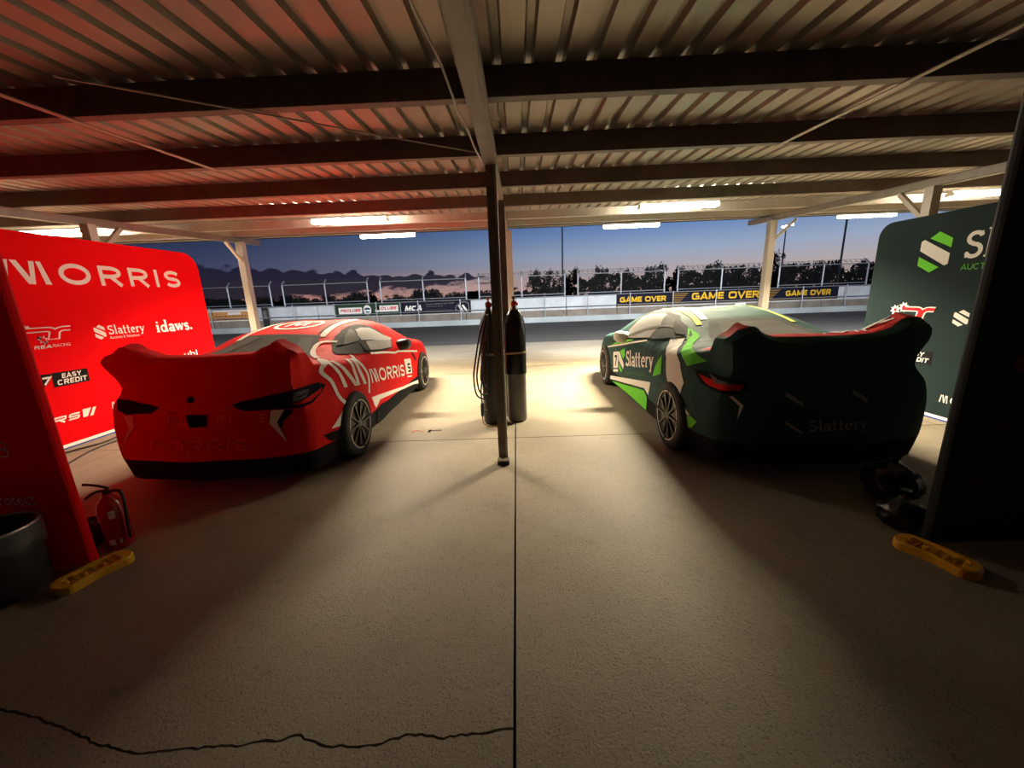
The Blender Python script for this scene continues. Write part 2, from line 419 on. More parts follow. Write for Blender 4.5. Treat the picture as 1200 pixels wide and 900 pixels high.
# slab serif lower case (x-height .62, capitals 1)
def serif_glyph(ch, t):
    xh = .64; h = t / 2; th = t * .45
    def ser(x, y, w=.26): return ([(x - w / 2, y), (x + w / 2, y)], th)
    if ch == 'S': w = .60; g = [(arc(.30, .74, .22, .20, 20, 270, 12)[:-1] + arc(.30, .28, .24, .23, 90, -160, 12), t), ([(.50, .80), (.50, .98)], th), ([(.08, .02), (.08, .24)], th)]
    elif ch == 'l': w = .30; g = [([(.15, 0), (.15, 1.05)], t), ser(.15, th / 2), ([(.02, 1.03), (.16, 1.03)], th)]
    elif ch == 'i': w = .30; g = [([(.15, 0), (.15, xh)], t), ser(.15, th / 2), ([(.02, xh - th / 2), (.16, xh - th / 2)], th), (arc(.15, .86, .04, .04, 0, 360, 10), t * .55)]
    elif ch == 'a': w = .54; g = [(arc(.25, .44, .17, .16, 160, 0, 8) + [(.42, .1), (.47, .03), (.54, .03)], t * .95), (arc(.24, .18, .17, .14, 40, 330, 12), t * .85)]
    elif ch == 'd': w = .66; g = [([(.50, 0), (.50, 1.05)], t), (arc(.27, .31, .19, .27, 0, 360, 18), t * .8), ([(.36, 1.03), (.50, 1.03)], th), ([(.50, th / 2), (.64, th / 2)], th)]
    elif ch == 't': w = .38; g = [([(.16, .90), (.16, .16)] + arc(.26, .14, .10, .11, 180, 300, 6), t), ([(.0, xh - th / 2), (.36, xh - th / 2)], th * 1.2)]
    elif ch == 'e': w = .52; g = [(arc(.27, .32, .20, .27, 5, 310, 16), t * .95), ([(.08, .34), (.47, .34)], th)]
    elif ch == 'r': w = .44; g = [([(.15, 0), (.15, xh)], t), ser(.15, th / 2, .28), ([(.02, xh - th / 2), (.16, xh - th / 2)], th), (arc(.31, .40, .15, .19, 170, 55, 7), t)]
    elif ch == 'y': w = .56; g = [([(.08, xh), (.29, .04)], t), ([(.50, xh), (.27, 0), (.19, -.22), (.06, -.24)], t * .8), ser(.08, xh - th / 2, .24), ser(.49, xh - th / 2, .2)]
    elif ch == 'w': w = .80; g = [([(.06, xh), (.22, .03)], t), ([(.22, .03), (.40, xh)], t * .6), ([(.38, xh), (.55, .03)], t), ([(.55, .03), (.72, xh)], t * .6), ser(.08, xh - th / 2, .22), ser(.72, xh - th / 2, .18)]
    elif ch == 's': w = .46; g = [(arc(.22, .46, .15, .14, 20, 270, 8)[:-1] + arc(.22, .17, .16, .15, 90, -160, 8), t * .9)]
    elif ch == '.': w = .24; g = [(arc(.10, .09, .05, .05, 0, 360, 10), .10)]
    else: w = .4; g = []
    return g, w
def serif2d(s, x, y, width, h, t=.15, slant=0.0, gap=.06):
    P, F = [], []; gl = [serif_glyph(c, t) for c in s]; tot = sum(g[1] + gap for g in gl) - gap
    sx = width / tot; X = 0
    for g, w in gl:
        for pts, tt in g: stroke_mesh(P, F, [(px + X, py) for px, py in pts], tt, slant * h / sx, x, y, sx, h)
        X += w + gap
    return P, F
def font2d(s, x, y, width, h, bold=0.0):
    """small print in Blender's built-in face, fitted into a box"""
    c = bpy.data.curves.new('print', 'FONT'); c.body = s; c.offset = bold; c.resolution_u = 2
    o = bpy.data.objects.new('print', c); COL.objects.link(o)
    dg = bpy.context.evaluated_depsgraph_get(); me = bpy.data.meshes.new_from_object(o.evaluated_get(dg))
    P = [(v.co.x, v.co.y) for v in me.vertices]; F = [tuple(p.vertices) for p in me.polygons]
    bpy.data.objects.remove(o); bpy.data.curves.remove(c); bpy.data.meshes.remove(me)
    x0, x1 = min(p[0] for p in P), max(p[0] for p in P); y0, y1 = min(p[1] for p in P), max(p[1] for p in P)
    return [(x + (a - x0) / (x1 - x0) * width, y + (b - y0) / (y1 - y0) * h) for a, b in P], F
def hex_s(x, y, w, h):
    """hexagon cut into three slanted bands: upper, middle, lower; +x to the right"""
    g = lambda pts: [(x + a * w, y + b * h) for a, b in pts]
    return (g([(.27, .86), (.55, 1.0), (1, .80), (1, .58)]), g([(0, .80), (.10, .84), (1, .44), (1, .19), (.90, .15), (0, .57)]), g([(0, .42), (.73, .12), (.45, 0), (0, .20)]))
def merge(*gs):
    P, F = [], []
    for p, f in gs:
        b = len(P); P.extend(p); F.extend([tuple(i + b for i in q) for q in f])
    return P, F
def polys(*pl):
    P, F = [], []
    for p in pl: poly(P, F, p)
    return P, F
def layers(bm):
    """each separate stroke gets its own hair-thin ply, so crossing strokes never share a plane"""
    o = {}; k = 0
    for v0 in bm.verts:
        if v0 in o: continue
        todo = [v0]; o[v0] = k % 6
        while todo:
            v = todo.pop()
            for e in v.link_edges:
                w = e.other_vert(v)
                if w not in o: o[w] = k % 6; todo.append(w)
        k += 1
    return o
def decal(name, PF, m, parent, to3, off=None, bvh=None, axis=None, cell=.05, smooth=False):
    """flat print laid onto a surface. to3 maps (a, b) to a 3-D start point; with a bvh it is dropped along axis onto the cloth"""
    bm = bmesh.new(); P, F = PF
    vs = [bm.verts.new((a, b, 0)) for a, b in P]
    for f in F:
        try: bm.faces.new([vs[i] for i in f])
        except ValueError: pass
    bmesh.ops.triangulate(bm, faces=[f for f in bm.faces if len(f.verts) > 4])
    if bvh:
        for k in (0, 1):
            lo = min(p[k] for p in P); hi = max(p[k] for p in P)
            c = math.ceil(lo / cell) * cell
            while c < hi:
                nrm = Vector((1, 0, 0)) if k == 0 else Vector((0, 1, 0)); co = Vector((c, 0, 0)) if k == 0 else Vector((0, c, 0))
                bmesh.ops.bisect_plane(bm, geom=bm.verts[:] + bm.edges[:] + bm.faces[:], plane_co=co, plane_no=nrm, dist=1e-5)
                c += cell
        lay = layers(bm)
        for v in bm.verts:
            p = Vector(to3(v.co.x, v.co.y)); hit = bvh.ray_cast(p, axis)
            if hit[0] is None: hit = bvh.find_nearest(p)
            n = hit[1]; n = -n if n.dot(axis) > 0 else n
            v.co = hit[0] + n * (off + lay[v] * .0005)
        bmesh.ops.triangulate(bm, faces=[f for f in bm.faces if len(f.verts) > 3])
    else:
        lay = layers(bm); bm.normal_update(); c = {v: Vector(to3(v.co.x, v.co.y)) for v in bm.verts}
        e = Vector(to3(0, 0)); n = (Vector(to3(1, 0)) - e).cross(Vector(to3(0, 1)) - e).normalized()
        if n.dot(e) < 0 and abs(n.dot(e)) > .002: n = -n
        for v in bm.verts: v.co = c[v] + n * (lay[v] * .00025)
    # face the viewer side
    return bm_obj(name, bm, m, parent, smooth)

# ------------------------------------------------------------------ floor
def make_floor():
    fl = struct(empty('floor'))
    XJ, YJ, g = -.058, 4.02, .006
    rnd = random.Random(3)
    # long crack from the joint to the left, wandering
    import_pts = [(-2.138, 1.171), (-1.961, 1.142), (-1.783, 1.094), (-1.613, 1.047), (-1.493, 1.023), (-1.400, 1.009), (-1.299, 1.018), (-1.149, 1.027), (-1.043, 1.031), (-0.974, 1.046), (-0.910, 1.045), (-0.866, 1.061), (-0.810, 1.046), (-0.761, 1.029), (-0.710, 1.021), (-0.683, 1.028), (-0.632, 1.020), (-0.557, 1.024), (-0.516, 1.039), (-0.443, 1.058), (-0.379, 1.051), (-0.315, 1.042), (-0.255, 1.055), (-0.192, 1.057), (-0.115, 1.067), (XJ - g, 1.070)]
    crack = [(-4.6, 1.521), (-3.2, 1.371)] + import_pts
    fine = []
    for a, b in zip(crack, crack[1:]):
        n = max(1, int((b[0] - a[0]) / .018)) if a[0] > -2.2 else 8
        for i in range(n):
            s = i / n; j = 0 if i == 0 else rnd.uniform(-.0045, .0045)
            fine.append((a[0] + (b[0] - a[0]) * s, a[1] + (b[1] - a[1]) * s + j))
    fine.append(crack[-1])
    up = [(x, y + rnd.uniform(.0035, .0075)) for x, y in fine]; dn = [(x, y - rnd.uniform(.002, .0045)) for x, y in fine]
    T = -.12
    bm_obj('slab', slab_poly([(-4.6, -3.4), (XJ - g, -3.4)] + dn[::-1], T, 0), CONC, fl)
    bm_obj('slab', slab_poly(up + [(XJ - g, YJ - g), (-4.6, YJ - g)], T, 0), CONC, fl)
    for x0, x1, y0, y1 in ((-9.2, -4.612, -3.4, YJ - g), (XJ + g, 4.6, -3.4, YJ - g), (4.612, 9.2, -3.4, YJ - g),
                           (-9.2, -4.612, YJ + g, 8.45), (-4.6, XJ - g, YJ + g, 8.45), (XJ + g, 4.6, YJ + g, 8.45), (4.612, 9.2, YJ + g, 8.45),
                           (-17, -9.212, -3.4, 8.45), (9.212, 17, -3.4, 8.45),
                           (-24, -9.2, 8.462, 13.0), (-9.19, -.06, 8.462, 13.0), (-.05, 9.2, 8.462, 13.0), (9.21, 24, 8.462, 13.0)):
        bm_obj('slab', slab_poly([(x0, y0), (x1, y0), (x1, y1), (x0, y1)], T, 0), CONC, fl)
    bm_obj('joint_filler', bx(-24, 24, -3.4, 13.0, T - .05, -.03), JOINT, fl)
    bm_obj('asphalt_lane', bx(-45, 45, 13.002, 22.75, T - .05, -.005), ASPH, fl)
    # worn yellow boundary line and stray paint marks
    bm = bmesh.new()
    for i in range(46):
        x = -9 + i * .4
        if rnd.random() < .85: box(bm, (x, 8.72 + rnd.uniform(-.01, .01), .0015), (rnd.uniform(.25, .42), rnd.uniform(.02, .045), .003))
    bm_obj('yellow_line', bm, YLINE, fl)
    bm = bmesh.new(); box(bm, (-1.27, 4.36, .001), (.07, .02, .002)); box(bm, (-1.20, 4.34, .001), (.06, .018, .002)); box(bm, (-1.30, 4.33, .001), (.04, .05, .002))
    bm_obj('red_paint_mark', bm, FRED, fl)
    bm = bmesh.new(); box(bm, (-1.10, 4.33, .001), (.035, .085, .002)); box(bm, (-1.04, 4.345, .001), (.16, .018, .002))
    bm_obj('black_paint_mark', bm, BLACK, fl)
    land = bm_obj('ground', bx(-300, 300, 24.4, 420, -.3, .05), LAND); struct(land)
make_floor()

# ------------------------------------------------------------------ roof
SL = .054
def zr(y, base): return base + SL * y
XB = (-16.8, -11.3, -5.75, -.17, 5.2, 10.75, 16.3)            # rafter lines
def make_roof():
    cl = struct(empty('ceiling'))
    Y0, Y1 = -3.4, 8.6
    # ribbed sheets, each four pans wide, sharing one mesh
    pitch = .17; W = pitch * 4; bm = bmesh.new(); prof = []
    for k in range(4):
        x = k * pitch
        prof += [(x, 0), (x + .112, 0), (x + .124, .032), (x + .158, .032)]
    prof.append((W + .004, 0))
    A = [bm.verts.new((x, Y0, zr(Y0, 0) + z)) for x, z in prof]; B = [bm.verts.new((x, Y1, zr(Y1, 0) + z)) for x, z in prof]
    A2 = [bm.verts.new((x, Y0, zr(Y0, 0) + z + .004)) for x, z in prof]; B2 = [bm.verts.new((x, Y1, zr(Y1, 0) + z + .004)) for x, z in prof]
    for i in range(len(prof) - 1):
        bm.faces.new((A[i], B[i], B[i + 1], A[i + 1])); bm.faces.new((A2[i], A2[i + 1], B2[i + 1], B2[i]))
        bm.faces.new((A[i], A[i + 1], A2[i + 1], A2[i])); bm.faces.new((B[i], B2[i], B2[i + 1], B[i + 1]))
    sh = bm_obj('roof_sheet', bm, ROOF, cl); n = 52; sh.location = (-n / 2 * W - .03, 0, 2.655)
    for k in range(1, n):
        c = sh.copy(); COL.objects.link(c); c.location.x = sh.location.x + k * W
    # purlins: lipped channels, open side towards the track
    def channel(y, h, w, x0, x1, t=.006, base=2.5):
        z0 = zr(y, base); b = bmesh.new()
        b = bx(x0, x1, y - .004, y + .004, z0, z0 + h, b)
        b = bx(x0, x1, y, y + w, z0, z0 + t, b); b = bx(x0, x1, y, y + w, z0 + h - t, z0 + h, b)
        b = bx(x0, x1, y + w - .004, y + w, z0, z0 + .02, b); b = bx(x0, x1, y + w - .004, y + w, z0 + h - .02, z0 + h, b)
        return b
    for y in (-2.0, -.9, .2, 1.3, 2.40, 3.45, 4.60, 5.85):
        o = bm_obj('purlin', channel(y, .152, .06, -17.6, 17.6), PURL, cl)
    bm_obj('eave_beam', channel(7.15, .13, .06, -17.6, 17.6), STEEL, cl)
    bm_obj('purlin', channel(8.2, .13, .05, -17.6, 17.6, base=2.515), STEEL, cl)
    # gutter along the eave
    b = bmesh.new(); pr = [(8.52, 3.10), (8.52, 2.985), (8.50, 2.965), (8.64, 2.965), (8.67, 2.99), (8.67, 3.10), (8.66, 3.10), (8.66, 2.995), (8.635, 2.975), (8.53, 2.975), (8.53, 3.10)]
    pr = [(8.52, 3.09), (8.52, 2.985), (8.54, 2.965), (8.64, 2.965), (8.67, 2.99), (8.67, 3.09)]
    L = [b.verts.new((-17.6, y, z)) for y, z in pr]; R = [b.verts.new((17.6, y, z)) for y, z in pr]
    for i in range(len(pr) - 1): b.faces.new((L[i], R[i], R[i + 1], L[i + 1]))
    bmesh.ops.solidify(b, geom=b.faces[:], thickness=.004)
    bm_obj('gutter', b, STEEL, cl)
    # rafters under the purlins: box sections with a bright lip
    for x in XB:
        y1 = 8.95; b = bmesh.new(); w = .10
        for a0, a1, z0, z1 in ((-w / 2, w / 2, 2.40, 2.406), (-w / 2, w / 2, 2.494, 2.5), (-w / 2, -w / 2 + .006, 2.40, 2.5), (w / 2 - .02, w / 2 - .014, 2.40, 2.5)):
            vs = []
            for yy in (-3.4, y1):
                for zz in (z0, z1):
                    for xx in (a0, a1): vs.append(b.verts.new((x + xx, yy, zr(yy, zz))))
            for q in ((0, 1, 3, 2), (4, 6, 7, 5), (0, 4, 5, 1), (2, 3, 7, 6), (0, 2, 6, 4), (1, 5, 7, 3)): b.faces.new([vs[i] for i in q])
        bm_obj('rafter', b, RAFT, cl)
    # flat straps under the purlins, thin rod and loose cable
    for x in (-2.5, 2.2):
        b = bmesh.new(); bar(b, (x, -.9, zr(-.9, 2.494)), (x + .0, 3.52, zr(3.52, 2.494)), .035, .006); bm_obj('bridging_strap', b, STEEL, cl)
    b = bmesh.new(); tube(b, [(-2.05, 1.95, zr(1.95, 2.488)), (-1.15, 2.65, zr(2.65, 2.489)), (-.22, 3.36, zr(3.36, 2.49))], .005, 6); bm_obj('tie_rod', b, STEEL, cl)
    b = bmesh.new(); tube(b, [(-.33, .6, 2.55), (-.33, 1.6, 2.56), (-.30, 1.95, 2.575), (-.275, 2.3, 2.52), (-.27, 2.6, 2.58), (-.25, 2.85, 2.545), (-.235, 3.1, 2.56), (-.225, 3.3, 2.565)], .006, 6)
    bm_obj('cable', b, mat('white_cable', (.5, .48, .44), .5), cl)
    wb = bm_obj('wall_back_added', bx(-17.6, 17.6, -3.55, -3.4, -.1, 2.6), mat('added_wall_dark', (.10, .09, .08), .9, var=.15)); struct(wb)  # unseen wall added behind the camera to keep sky light out
make_roof()

def post_mesh(bm, x, y, z1, w=.10, flange=True):
    if flange:     # rolled section: two flanges and a web
        bx(x - w / 2, x - w / 2 + .009, y - w / 2, y + w / 2, 0, z1, bm); bx(x + w / 2 - .009, x + w / 2, y - w / 2, y + w / 2, 0, z1, bm)
        bx(x - w / 2, x + w / 2, y - .004, y + .004, 0, z1, bm)
    else: bx(x - w / 2, x + w / 2, y - w / 2, y + w / 2, 0, z1, bm)
def make_posts():
    # near post in the middle of the opening
    p = tag(empty('steel_post', (-.17, 3.37, 0)), 'dark steel post standing alone on the floor joint in front of the gas cylinders', 'post')
    b = bmesh.new(); h = zr(3.37, 2.40)
    bx(-.042, .024, -.04, .04, .03, h, b); bm_obj('shaft', b, DSTEEL, p)
    b = bmesh.new(); bx(.026, .044, -.042, .038, .03, h, b); bm_obj('edge_angle', b, STEEL, p)
    b = bmesh.new(); bx(-.055, .055, -.055, .05, 0, .035, b); bm_obj('foot', b, BPLA, p)
    b = bmesh.new(); bx(-.052, .052, -.060, -.040, .045, .075, b); tube(b, [(0, -.075, .06), (0, -.04, .06)], .012, 6); bm_obj('bolted_clip', b, ALU, p)
    # second post the cylinders are strapped to
    p = tag(empty('steel_post', (-.15, 4.87, 0)), 'dark steel post that the two gas cylinders are strapped to', 'post')
    b = bmesh.new(); bx(-.05, .05, -.05, .05, 0, zr(4.87, 2.40), b); bm_obj('shaft', b, DSTEEL, p)
    b = bmesh.new(); bx(-.045, .045, -.075, -.052, 1.30, 1.36, b); bm_obj('junction_box', b, CYLG, p)
    # third, lit post at the eave
    def far(x, y, lab, brace, w=.10, m=STEEL, bz=None):
        p = tag(empty('steel_post', (x, y, 0)), lab, 'post'); b = bmesh.new(); z1 = zr(y, 2.40)
        post_mesh(b, 0, 0, z1, w, False); bm_obj('shaft', b, m, p)
        b = bmesh.new(); bx(-.09, .09, -.09, .09, 0, .012, b); bm_obj('base_plate', b, m, p)
        if brace:
            b = bmesh.new(); dx, dy = brace; bar(b, (0, 0, z1 - .42), (dx, dy, z1 + SL * dy - .01), .05, .05); bm_obj('knee_brace', b, m, p)
    far(-.105, 8.1, 'pale lit steel post at the eave, seen just right of the dark middle post', None, .12)
    far(-5.62, 8.15, 'pale steel post at the eave behind the red car', (0, -.42), .13)
    far(5.17, 8.15, 'pale steel post at the eave behind the green car', (.30, -.25), .13)
    far(-5.62, 5.28, 'grey steel post rising behind the red banner', (0, .42), .11)
    far(5.17, 5.12, 'grey steel post rising behind the green banner', (0, .42), .11)
make_posts()

# ------------------------------------------------------------------ lamps
def make_battens():
    root = empty('light_batten')
    b = bmesh.new(); box(b, (0, 0, .03), (1.26, .058, .05), bevel=.008); bm_obj('body', b, LBODY, root)
    for s in (-1, 1):
        b = bmesh.new(); tube(b, [(-.60, s * .042, -.012), (.60, s * .042, -.012)], .016, 10); bm_obj('tube', b, TUBEM, root)
    for s in (-1, 1):
        b = bmesh.new(); box(b, (s * .615, 0, .0), (.02, .13, .055)); bm_obj('lamp_holder', b, LBODY, root)
    spots = [(-2.68, 6.62, 'lit fluorescent batten under the roof above the red car'), (2.62, 6.50, 'lit fluorescent batten under the roof above the green car'),
             (-7.75, 6.62, 'lit fluorescent batten glaring over the top of the red banner'), (7.45, 6.50, 'lit fluorescent batten glaring beside the near black panel')]
    for i, (x, y, lab) in enumerate(spots):
        o = root if i == 0 else copy_tree(root)
        o.location = (x, y, zr(y, 2.50)); tag(o, lab, 'light', 'fluorescent battens under the roof')
        l = bpy.data.lights.new('batten_light', 'AREA'); l.shape = 'RECTANGLE'; l.size = 1.2; l.size_y = .12; l.energy = BATTEN_W; l.spread = math.radians(BATTEN_SPREAD); l.color = (1.0, .85, .59)
        lo = bpy.data.objects.new('batten_light', l); COL.objects.link(lo); lo.parent = o; lo.location = (0, 0, -.035)
    root = empty('eave_light')
    b = bmesh.new(); box(b, (0, 0, .055), (1.22, .11, .03), bevel=.006); bm_obj('body', b, LBODY, root)
    b = bmesh.new(); box(b, (0, 0, -.012), (1.20, .10, .105), bevel=.02); bm_obj('diffuser', b, DIFFM, root)
    for s in (-1, 1):
        b = bmesh.new(); box(b, (s * .4, -.09, .06), (.03, .2, .012)); bm_obj('bracket', b, STEEL, root)
    spots = [(-2.78, 'lit white lamp on the outer edge of the eave above the red car'), (2.56, 'lit white lamp on the outer edge of the eave right of the middle post'), (7.60, 'lit white lamp on the outer edge of the eave left of the green banner'),
             (-13.2, 'lit white lamp at the eave above the next garage on the left'), (12.9, 'lit white lamp at the eave above the next garage on the right')]
    for i, (x, lab) in enumerate(spots):
        o = root if i == 0 else copy_tree(root)
        o.location = (x, 8.82, 3.0 if i == 2 else 2.985); tag(o, lab, 'light', 'lamps along the outer edge of the eave')
        l = bpy.data.lights.new('eave_lamp_light', 'AREA'); l.shape = 'RECTANGLE'; l.size = 1.2; l.size_y = .09; l.energy = OUTER_W; l.color = (.93, .97, 1.0); l.spread = math.radians(150)
        lo = bpy.data.objects.new('eave_lamp_light', l); COL.objects.link(lo); lo.parent = o; lo.location = (0, .075, -.02); lo.rotation_euler = (math.radians(75), 0, 0)
make_battens()


# ------------------------------------------------------------------ covered race cars
# cross-sections from tail to nose: local y, then (half width, height) of nine control points from sill to centre line
SECT = [
 (.24, [(.84,.125),(.88,.31),(.885,.56),(.84,.76),(.755,.90),(.795,1.155),(.60,1.255),(.40,1.155),(0,1.15)]),
 (.37, [(.875,.125),(.915,.31),(.922,.59),(.87,.79),(.775,.915),(.80,1.145),(.63,1.275),(.40,1.165),(0,1.155)]),
 (.44, [(.89,.125),(.93,.31),(.94,.61),(.89,.81),(.80,.93),(.80,1.02),(.63,1.12),(.40,1.10),(0,1.095)]),
 (.58, [(.915,.125),(.95,.31),(.955,.63),(.92,.835),(.865,.945),(.81,1.005),(.67,1.045),(.42,1.05),(0,1.05)]),
 (.76, [(.93,.125),(.955,.31),(.962,.64),(.935,.85),(.895,.95),(.815,1.01),(.68,1.05),(.42,1.055),(0,1.055)]),
 (1.05,[(.93,.125),(.955,.31),(.962,.65),(.938,.85),(.905,.95),(.80,1.03),(.66,1.085),(.40,1.105),(0,1.115)]),
 (1.50,[(.93,.125),(.95,.31),(.952,.64),(.932,.83),(.905,.93),(.77,1.125),(.63,1.205),(.38,1.245),(0,1.26)]),
 (2.00,[(.925,.125),(.945,.31),(.945,.62),(.93,.82),(.905,.925),(.745,1.175),(.61,1.275),(.36,1.32),(0,1.32)]),
 (2.50,[(.925,.125),(.945,.31),(.945,.62),(.93,.82),(.905,.92),(.745,1.17),(.60,1.275),(.36,1.32),(0,1.32)]),
 (2.95,[(.925,.125),(.945,.31),(.948,.62),(.932,.81),(.905,.91),(.775,1.075),(.62,1.18),(.37,1.235),(0,1.25)]),
 (3.35,[(.93,.125),(.952,.31),(.956,.63),(.935,.81),(.90,.90),(.83,.945),(.66,1.01),(.40,1.05),(0,1.07)]),
 (3.62,[(.93,.125),(.952,.31),(.956,.63),(.932,.80),(.89,.87),(.78,.905),(.62,.93),(.38,.95),(0,.96)]),
 (4.10,[(.92,.125),(.94,.31),(.935,.58),(.90,.74),(.85,.80),(.74,.835),(.60,.855),(.36,.875),(0,.885)]),
 (4.42,[(.80,.10),(.84,.31),(.84,.50),(.80,.62),(.75,.68),(.65,.715),(.52,.735),(.30,.75),(0,.76)]),
 (4.58,[(.55,.12),(.60,.30),(.60,.43),(.57,.52),(.53,.575),(.46,.605),(.36,.62),(.20,.63),(0,.635)]),
]
def cr(p0, p1, p2, p3, t):
    return .5 * ((2 * p1) + (-p0 + p2) * t + (2 * p0 - 5 * p1 + 4 * p2 - p3) * t * t + (-p0 + 3 * p1 - 3 * p2 + p3) * t ** 3)
def crv(seq, i, t):
    n = len(seq); g = lambda k: seq[max(0, min(n - 1, k))]
    return cr(g(i - 1), g(i), g(i + 1), g(i + 2), t)
def car_cover(name, parent, mats, seed, top_red=False):
    from mathutils import noise as mn
    # stations along the car
    ys = [s[0] for s in SECT]; ctrl = [[Vector(p) for p in s[1]] for s in SECT]
    st = []
    for i in range(len(SECT) - 1):
        n = max(3, int((ys[i + 1] - ys[i]) / .036))
        for k in range(n):
            t = k / n
            st.append((ys[i] + (ys[i + 1] - ys[i]) * t, [ctrl[i][j].lerp(ctrl[i + 1][j], t) if i < 3 else crv([c[j] for c in ctrl], i, t) for j in range(9)]))
    st.append((ys[-1], ctrl[-1]))
    sub = [2, 6, 5, 4, 6, 6, 6, 9]
    NL = sum(sub[:5])
    def half(cp, y):
        o = []; soft = min(1, max(0, (y - .40) / .3))
        for j in range(8):
            for k in range(sub[j]):
                # keep the wing lips and the hem crisp
                t = k / sub[j]
                if j == 0: o.append(cp[0].lerp(cp[1], t))
                elif j >= 4: o.append(cp[j].lerp(cp[j + 1], t).lerp(crv(cp, j, t), .25 + .75 * soft))
                else: o.append(crv(cp, j, t))
        o.append(cp[8].copy()); return o
    bm = bmesh.new(); rows = []
    for y, cp in st:
        h = half(cp, y); h[-1].x = 0
        rows.append((y, h))
    n = len(rows[0][1])
    grid = []
    for y, h in rows:
        right = [bm.verts.new((p.x, y, p.y)) for p in h]
        left = [bm.verts.new((-p.x, y, p.y)) for p in h[:-1]]
        grid.append(right + left[::-1])
    N = len(grid[0])
    faces = {}
    for a, (A, B) in enumerate(zip(grid, grid[1:])):
        for k in range(N - 1):
            f = bm.faces.new((A[k], A[k + 1], B[k + 1], B[k])); kk = min(k, N - 2 - k)
            f.material_index = 1 if kk < sub[0] else 0
            if top_red and kk >= NL + 1 and st[a][0] < .60: f.material_index = 2
    # tail wall: hangs from the wing's rear edge to the bumper, corners rounded in plan
    h0 = rows[0][1]; y1 = rows[0][0]; low = h0[:NL + 1]; topp = h0[NL:]
    xt = topp[0].x
    us = [p.x / xt for p in topp]                      # 1 .. 0
    ucol = us + [-u for u in us[:-1]][::-1]
    zt = [p.y for p in topp]; zcol = zt + zt[:-1][::-1]
    zc, zx = [ .125, .31, .56, .76, .90, 1.155], [.04, .0, .015, .06, .11, .19]
    def yback(z):
        for i in range(5):
            if z <= zc[i + 1]:
                t = (z - zc[i]) / (zc[i + 1] - zc[i]); return zx[i] + (zx[i + 1] - zx[i]) * t
        return zx[-1]
    prev = grid[0]
    W = []
    for i, p in enumerate(low):
        v = i / (len(low) - 1); R = []
        for j, u in enumerate(ucol):
            if j == 0: R.append(grid[0][i]); continue
            if j == len(ucol) - 1: R.append(grid[0][N - 1 - i]); continue
            if i == len(low) - 1: R.append(grid[0][NL + j]); continue
            z = p.y + (zcol[j] - low[-1].y) * v ** 3
            yb = yback(p.y); e = 2.1 + 9.0 * v ** 4
            yy = yb + (y1 - yb) * (1 - (1 - abs(u) ** e) ** (1 / e)) if abs(u) < 1 else y1
            R.append(bm.verts.new((u * p.x, yy, z)))
        W.append(R)
    for i, (A, B) in enumerate(zip(W, W[1:])):
        for j in range(len(ucol) - 1):
            try: f = bm.faces.new((A[j], B[j], B[j + 1], A[j + 1])); f.material_index = 1 if i < sub[0] else 0
            except ValueError: pass
    bm.faces.new(grid[-1])
    bmesh.ops.recalc_face_normals(bm, faces=bm.faces[:])
    bm.normal_update()
    # drape: gentle ripples, creases pulled from the wing corners
    for v in bm.verts:
        c = v.co; q = Vector((c.x * 2.1 + seed, c.y * 1.7, c.z * 2.6)); d = mn.noise(q) * .010 + mn.noise(q * 2.7) * .004
        if c.y < .75 and c.z > .95:
            s = abs(c.x) * 26 + c.y * 9
            if .45 < abs(c.x) < .82: d += .008 * math.sin(s * 1.7 + seed) * min(1, (c.z - .95) * 4)
        if c.y < .32 and c.z < .95: d += .012 * math.sin(c.x * 9 + c.z * 4 + seed) * (1 - c.z)
        if .5 < c.y < 1.5 and .78 < c.z < 1.05: d += (.0006 if seed < 2 else .0022) * math.sin((c.y * 1.0 + c.z * 1.6) * 38)
        v.co = c + v.normal * d
        if c.x > .5 and c.z > 1.0 and c.y < .5 and seed > 2: v.co.z += .055 * min(1, (c.x - .5) / .2); v.co.x *= 1 + .05 * min(1, (c.z - 1.0) / .12)
        if c.x < 0 and c.z > .98 and c.y < .5 and seed < 2: v.co.x *= 1 + .10 * min(1, (c.z - .98) / .15)
        if c.y < .8: v.co.y += .05 * math.exp(-((c.z - .92) / .13) ** 2) * max(0, 1 - (c.y - .1) / .7) * min(1, max(0, (abs(c.x) - .45) * 4))
    for e in bm.edges:
        if len(e.link_faces) == 2 and e.calc_face_angle() > .55 and min(v.co.y for v in e.verts) < .5: e.smooth = False
    o = bm_obj(name, bm, mats, parent, True)
    b2 = bmesh.new(); b2.from_mesh(o.data); bvh = BVHTree.FromBMesh(b2); b2.free()
    return o, bvh
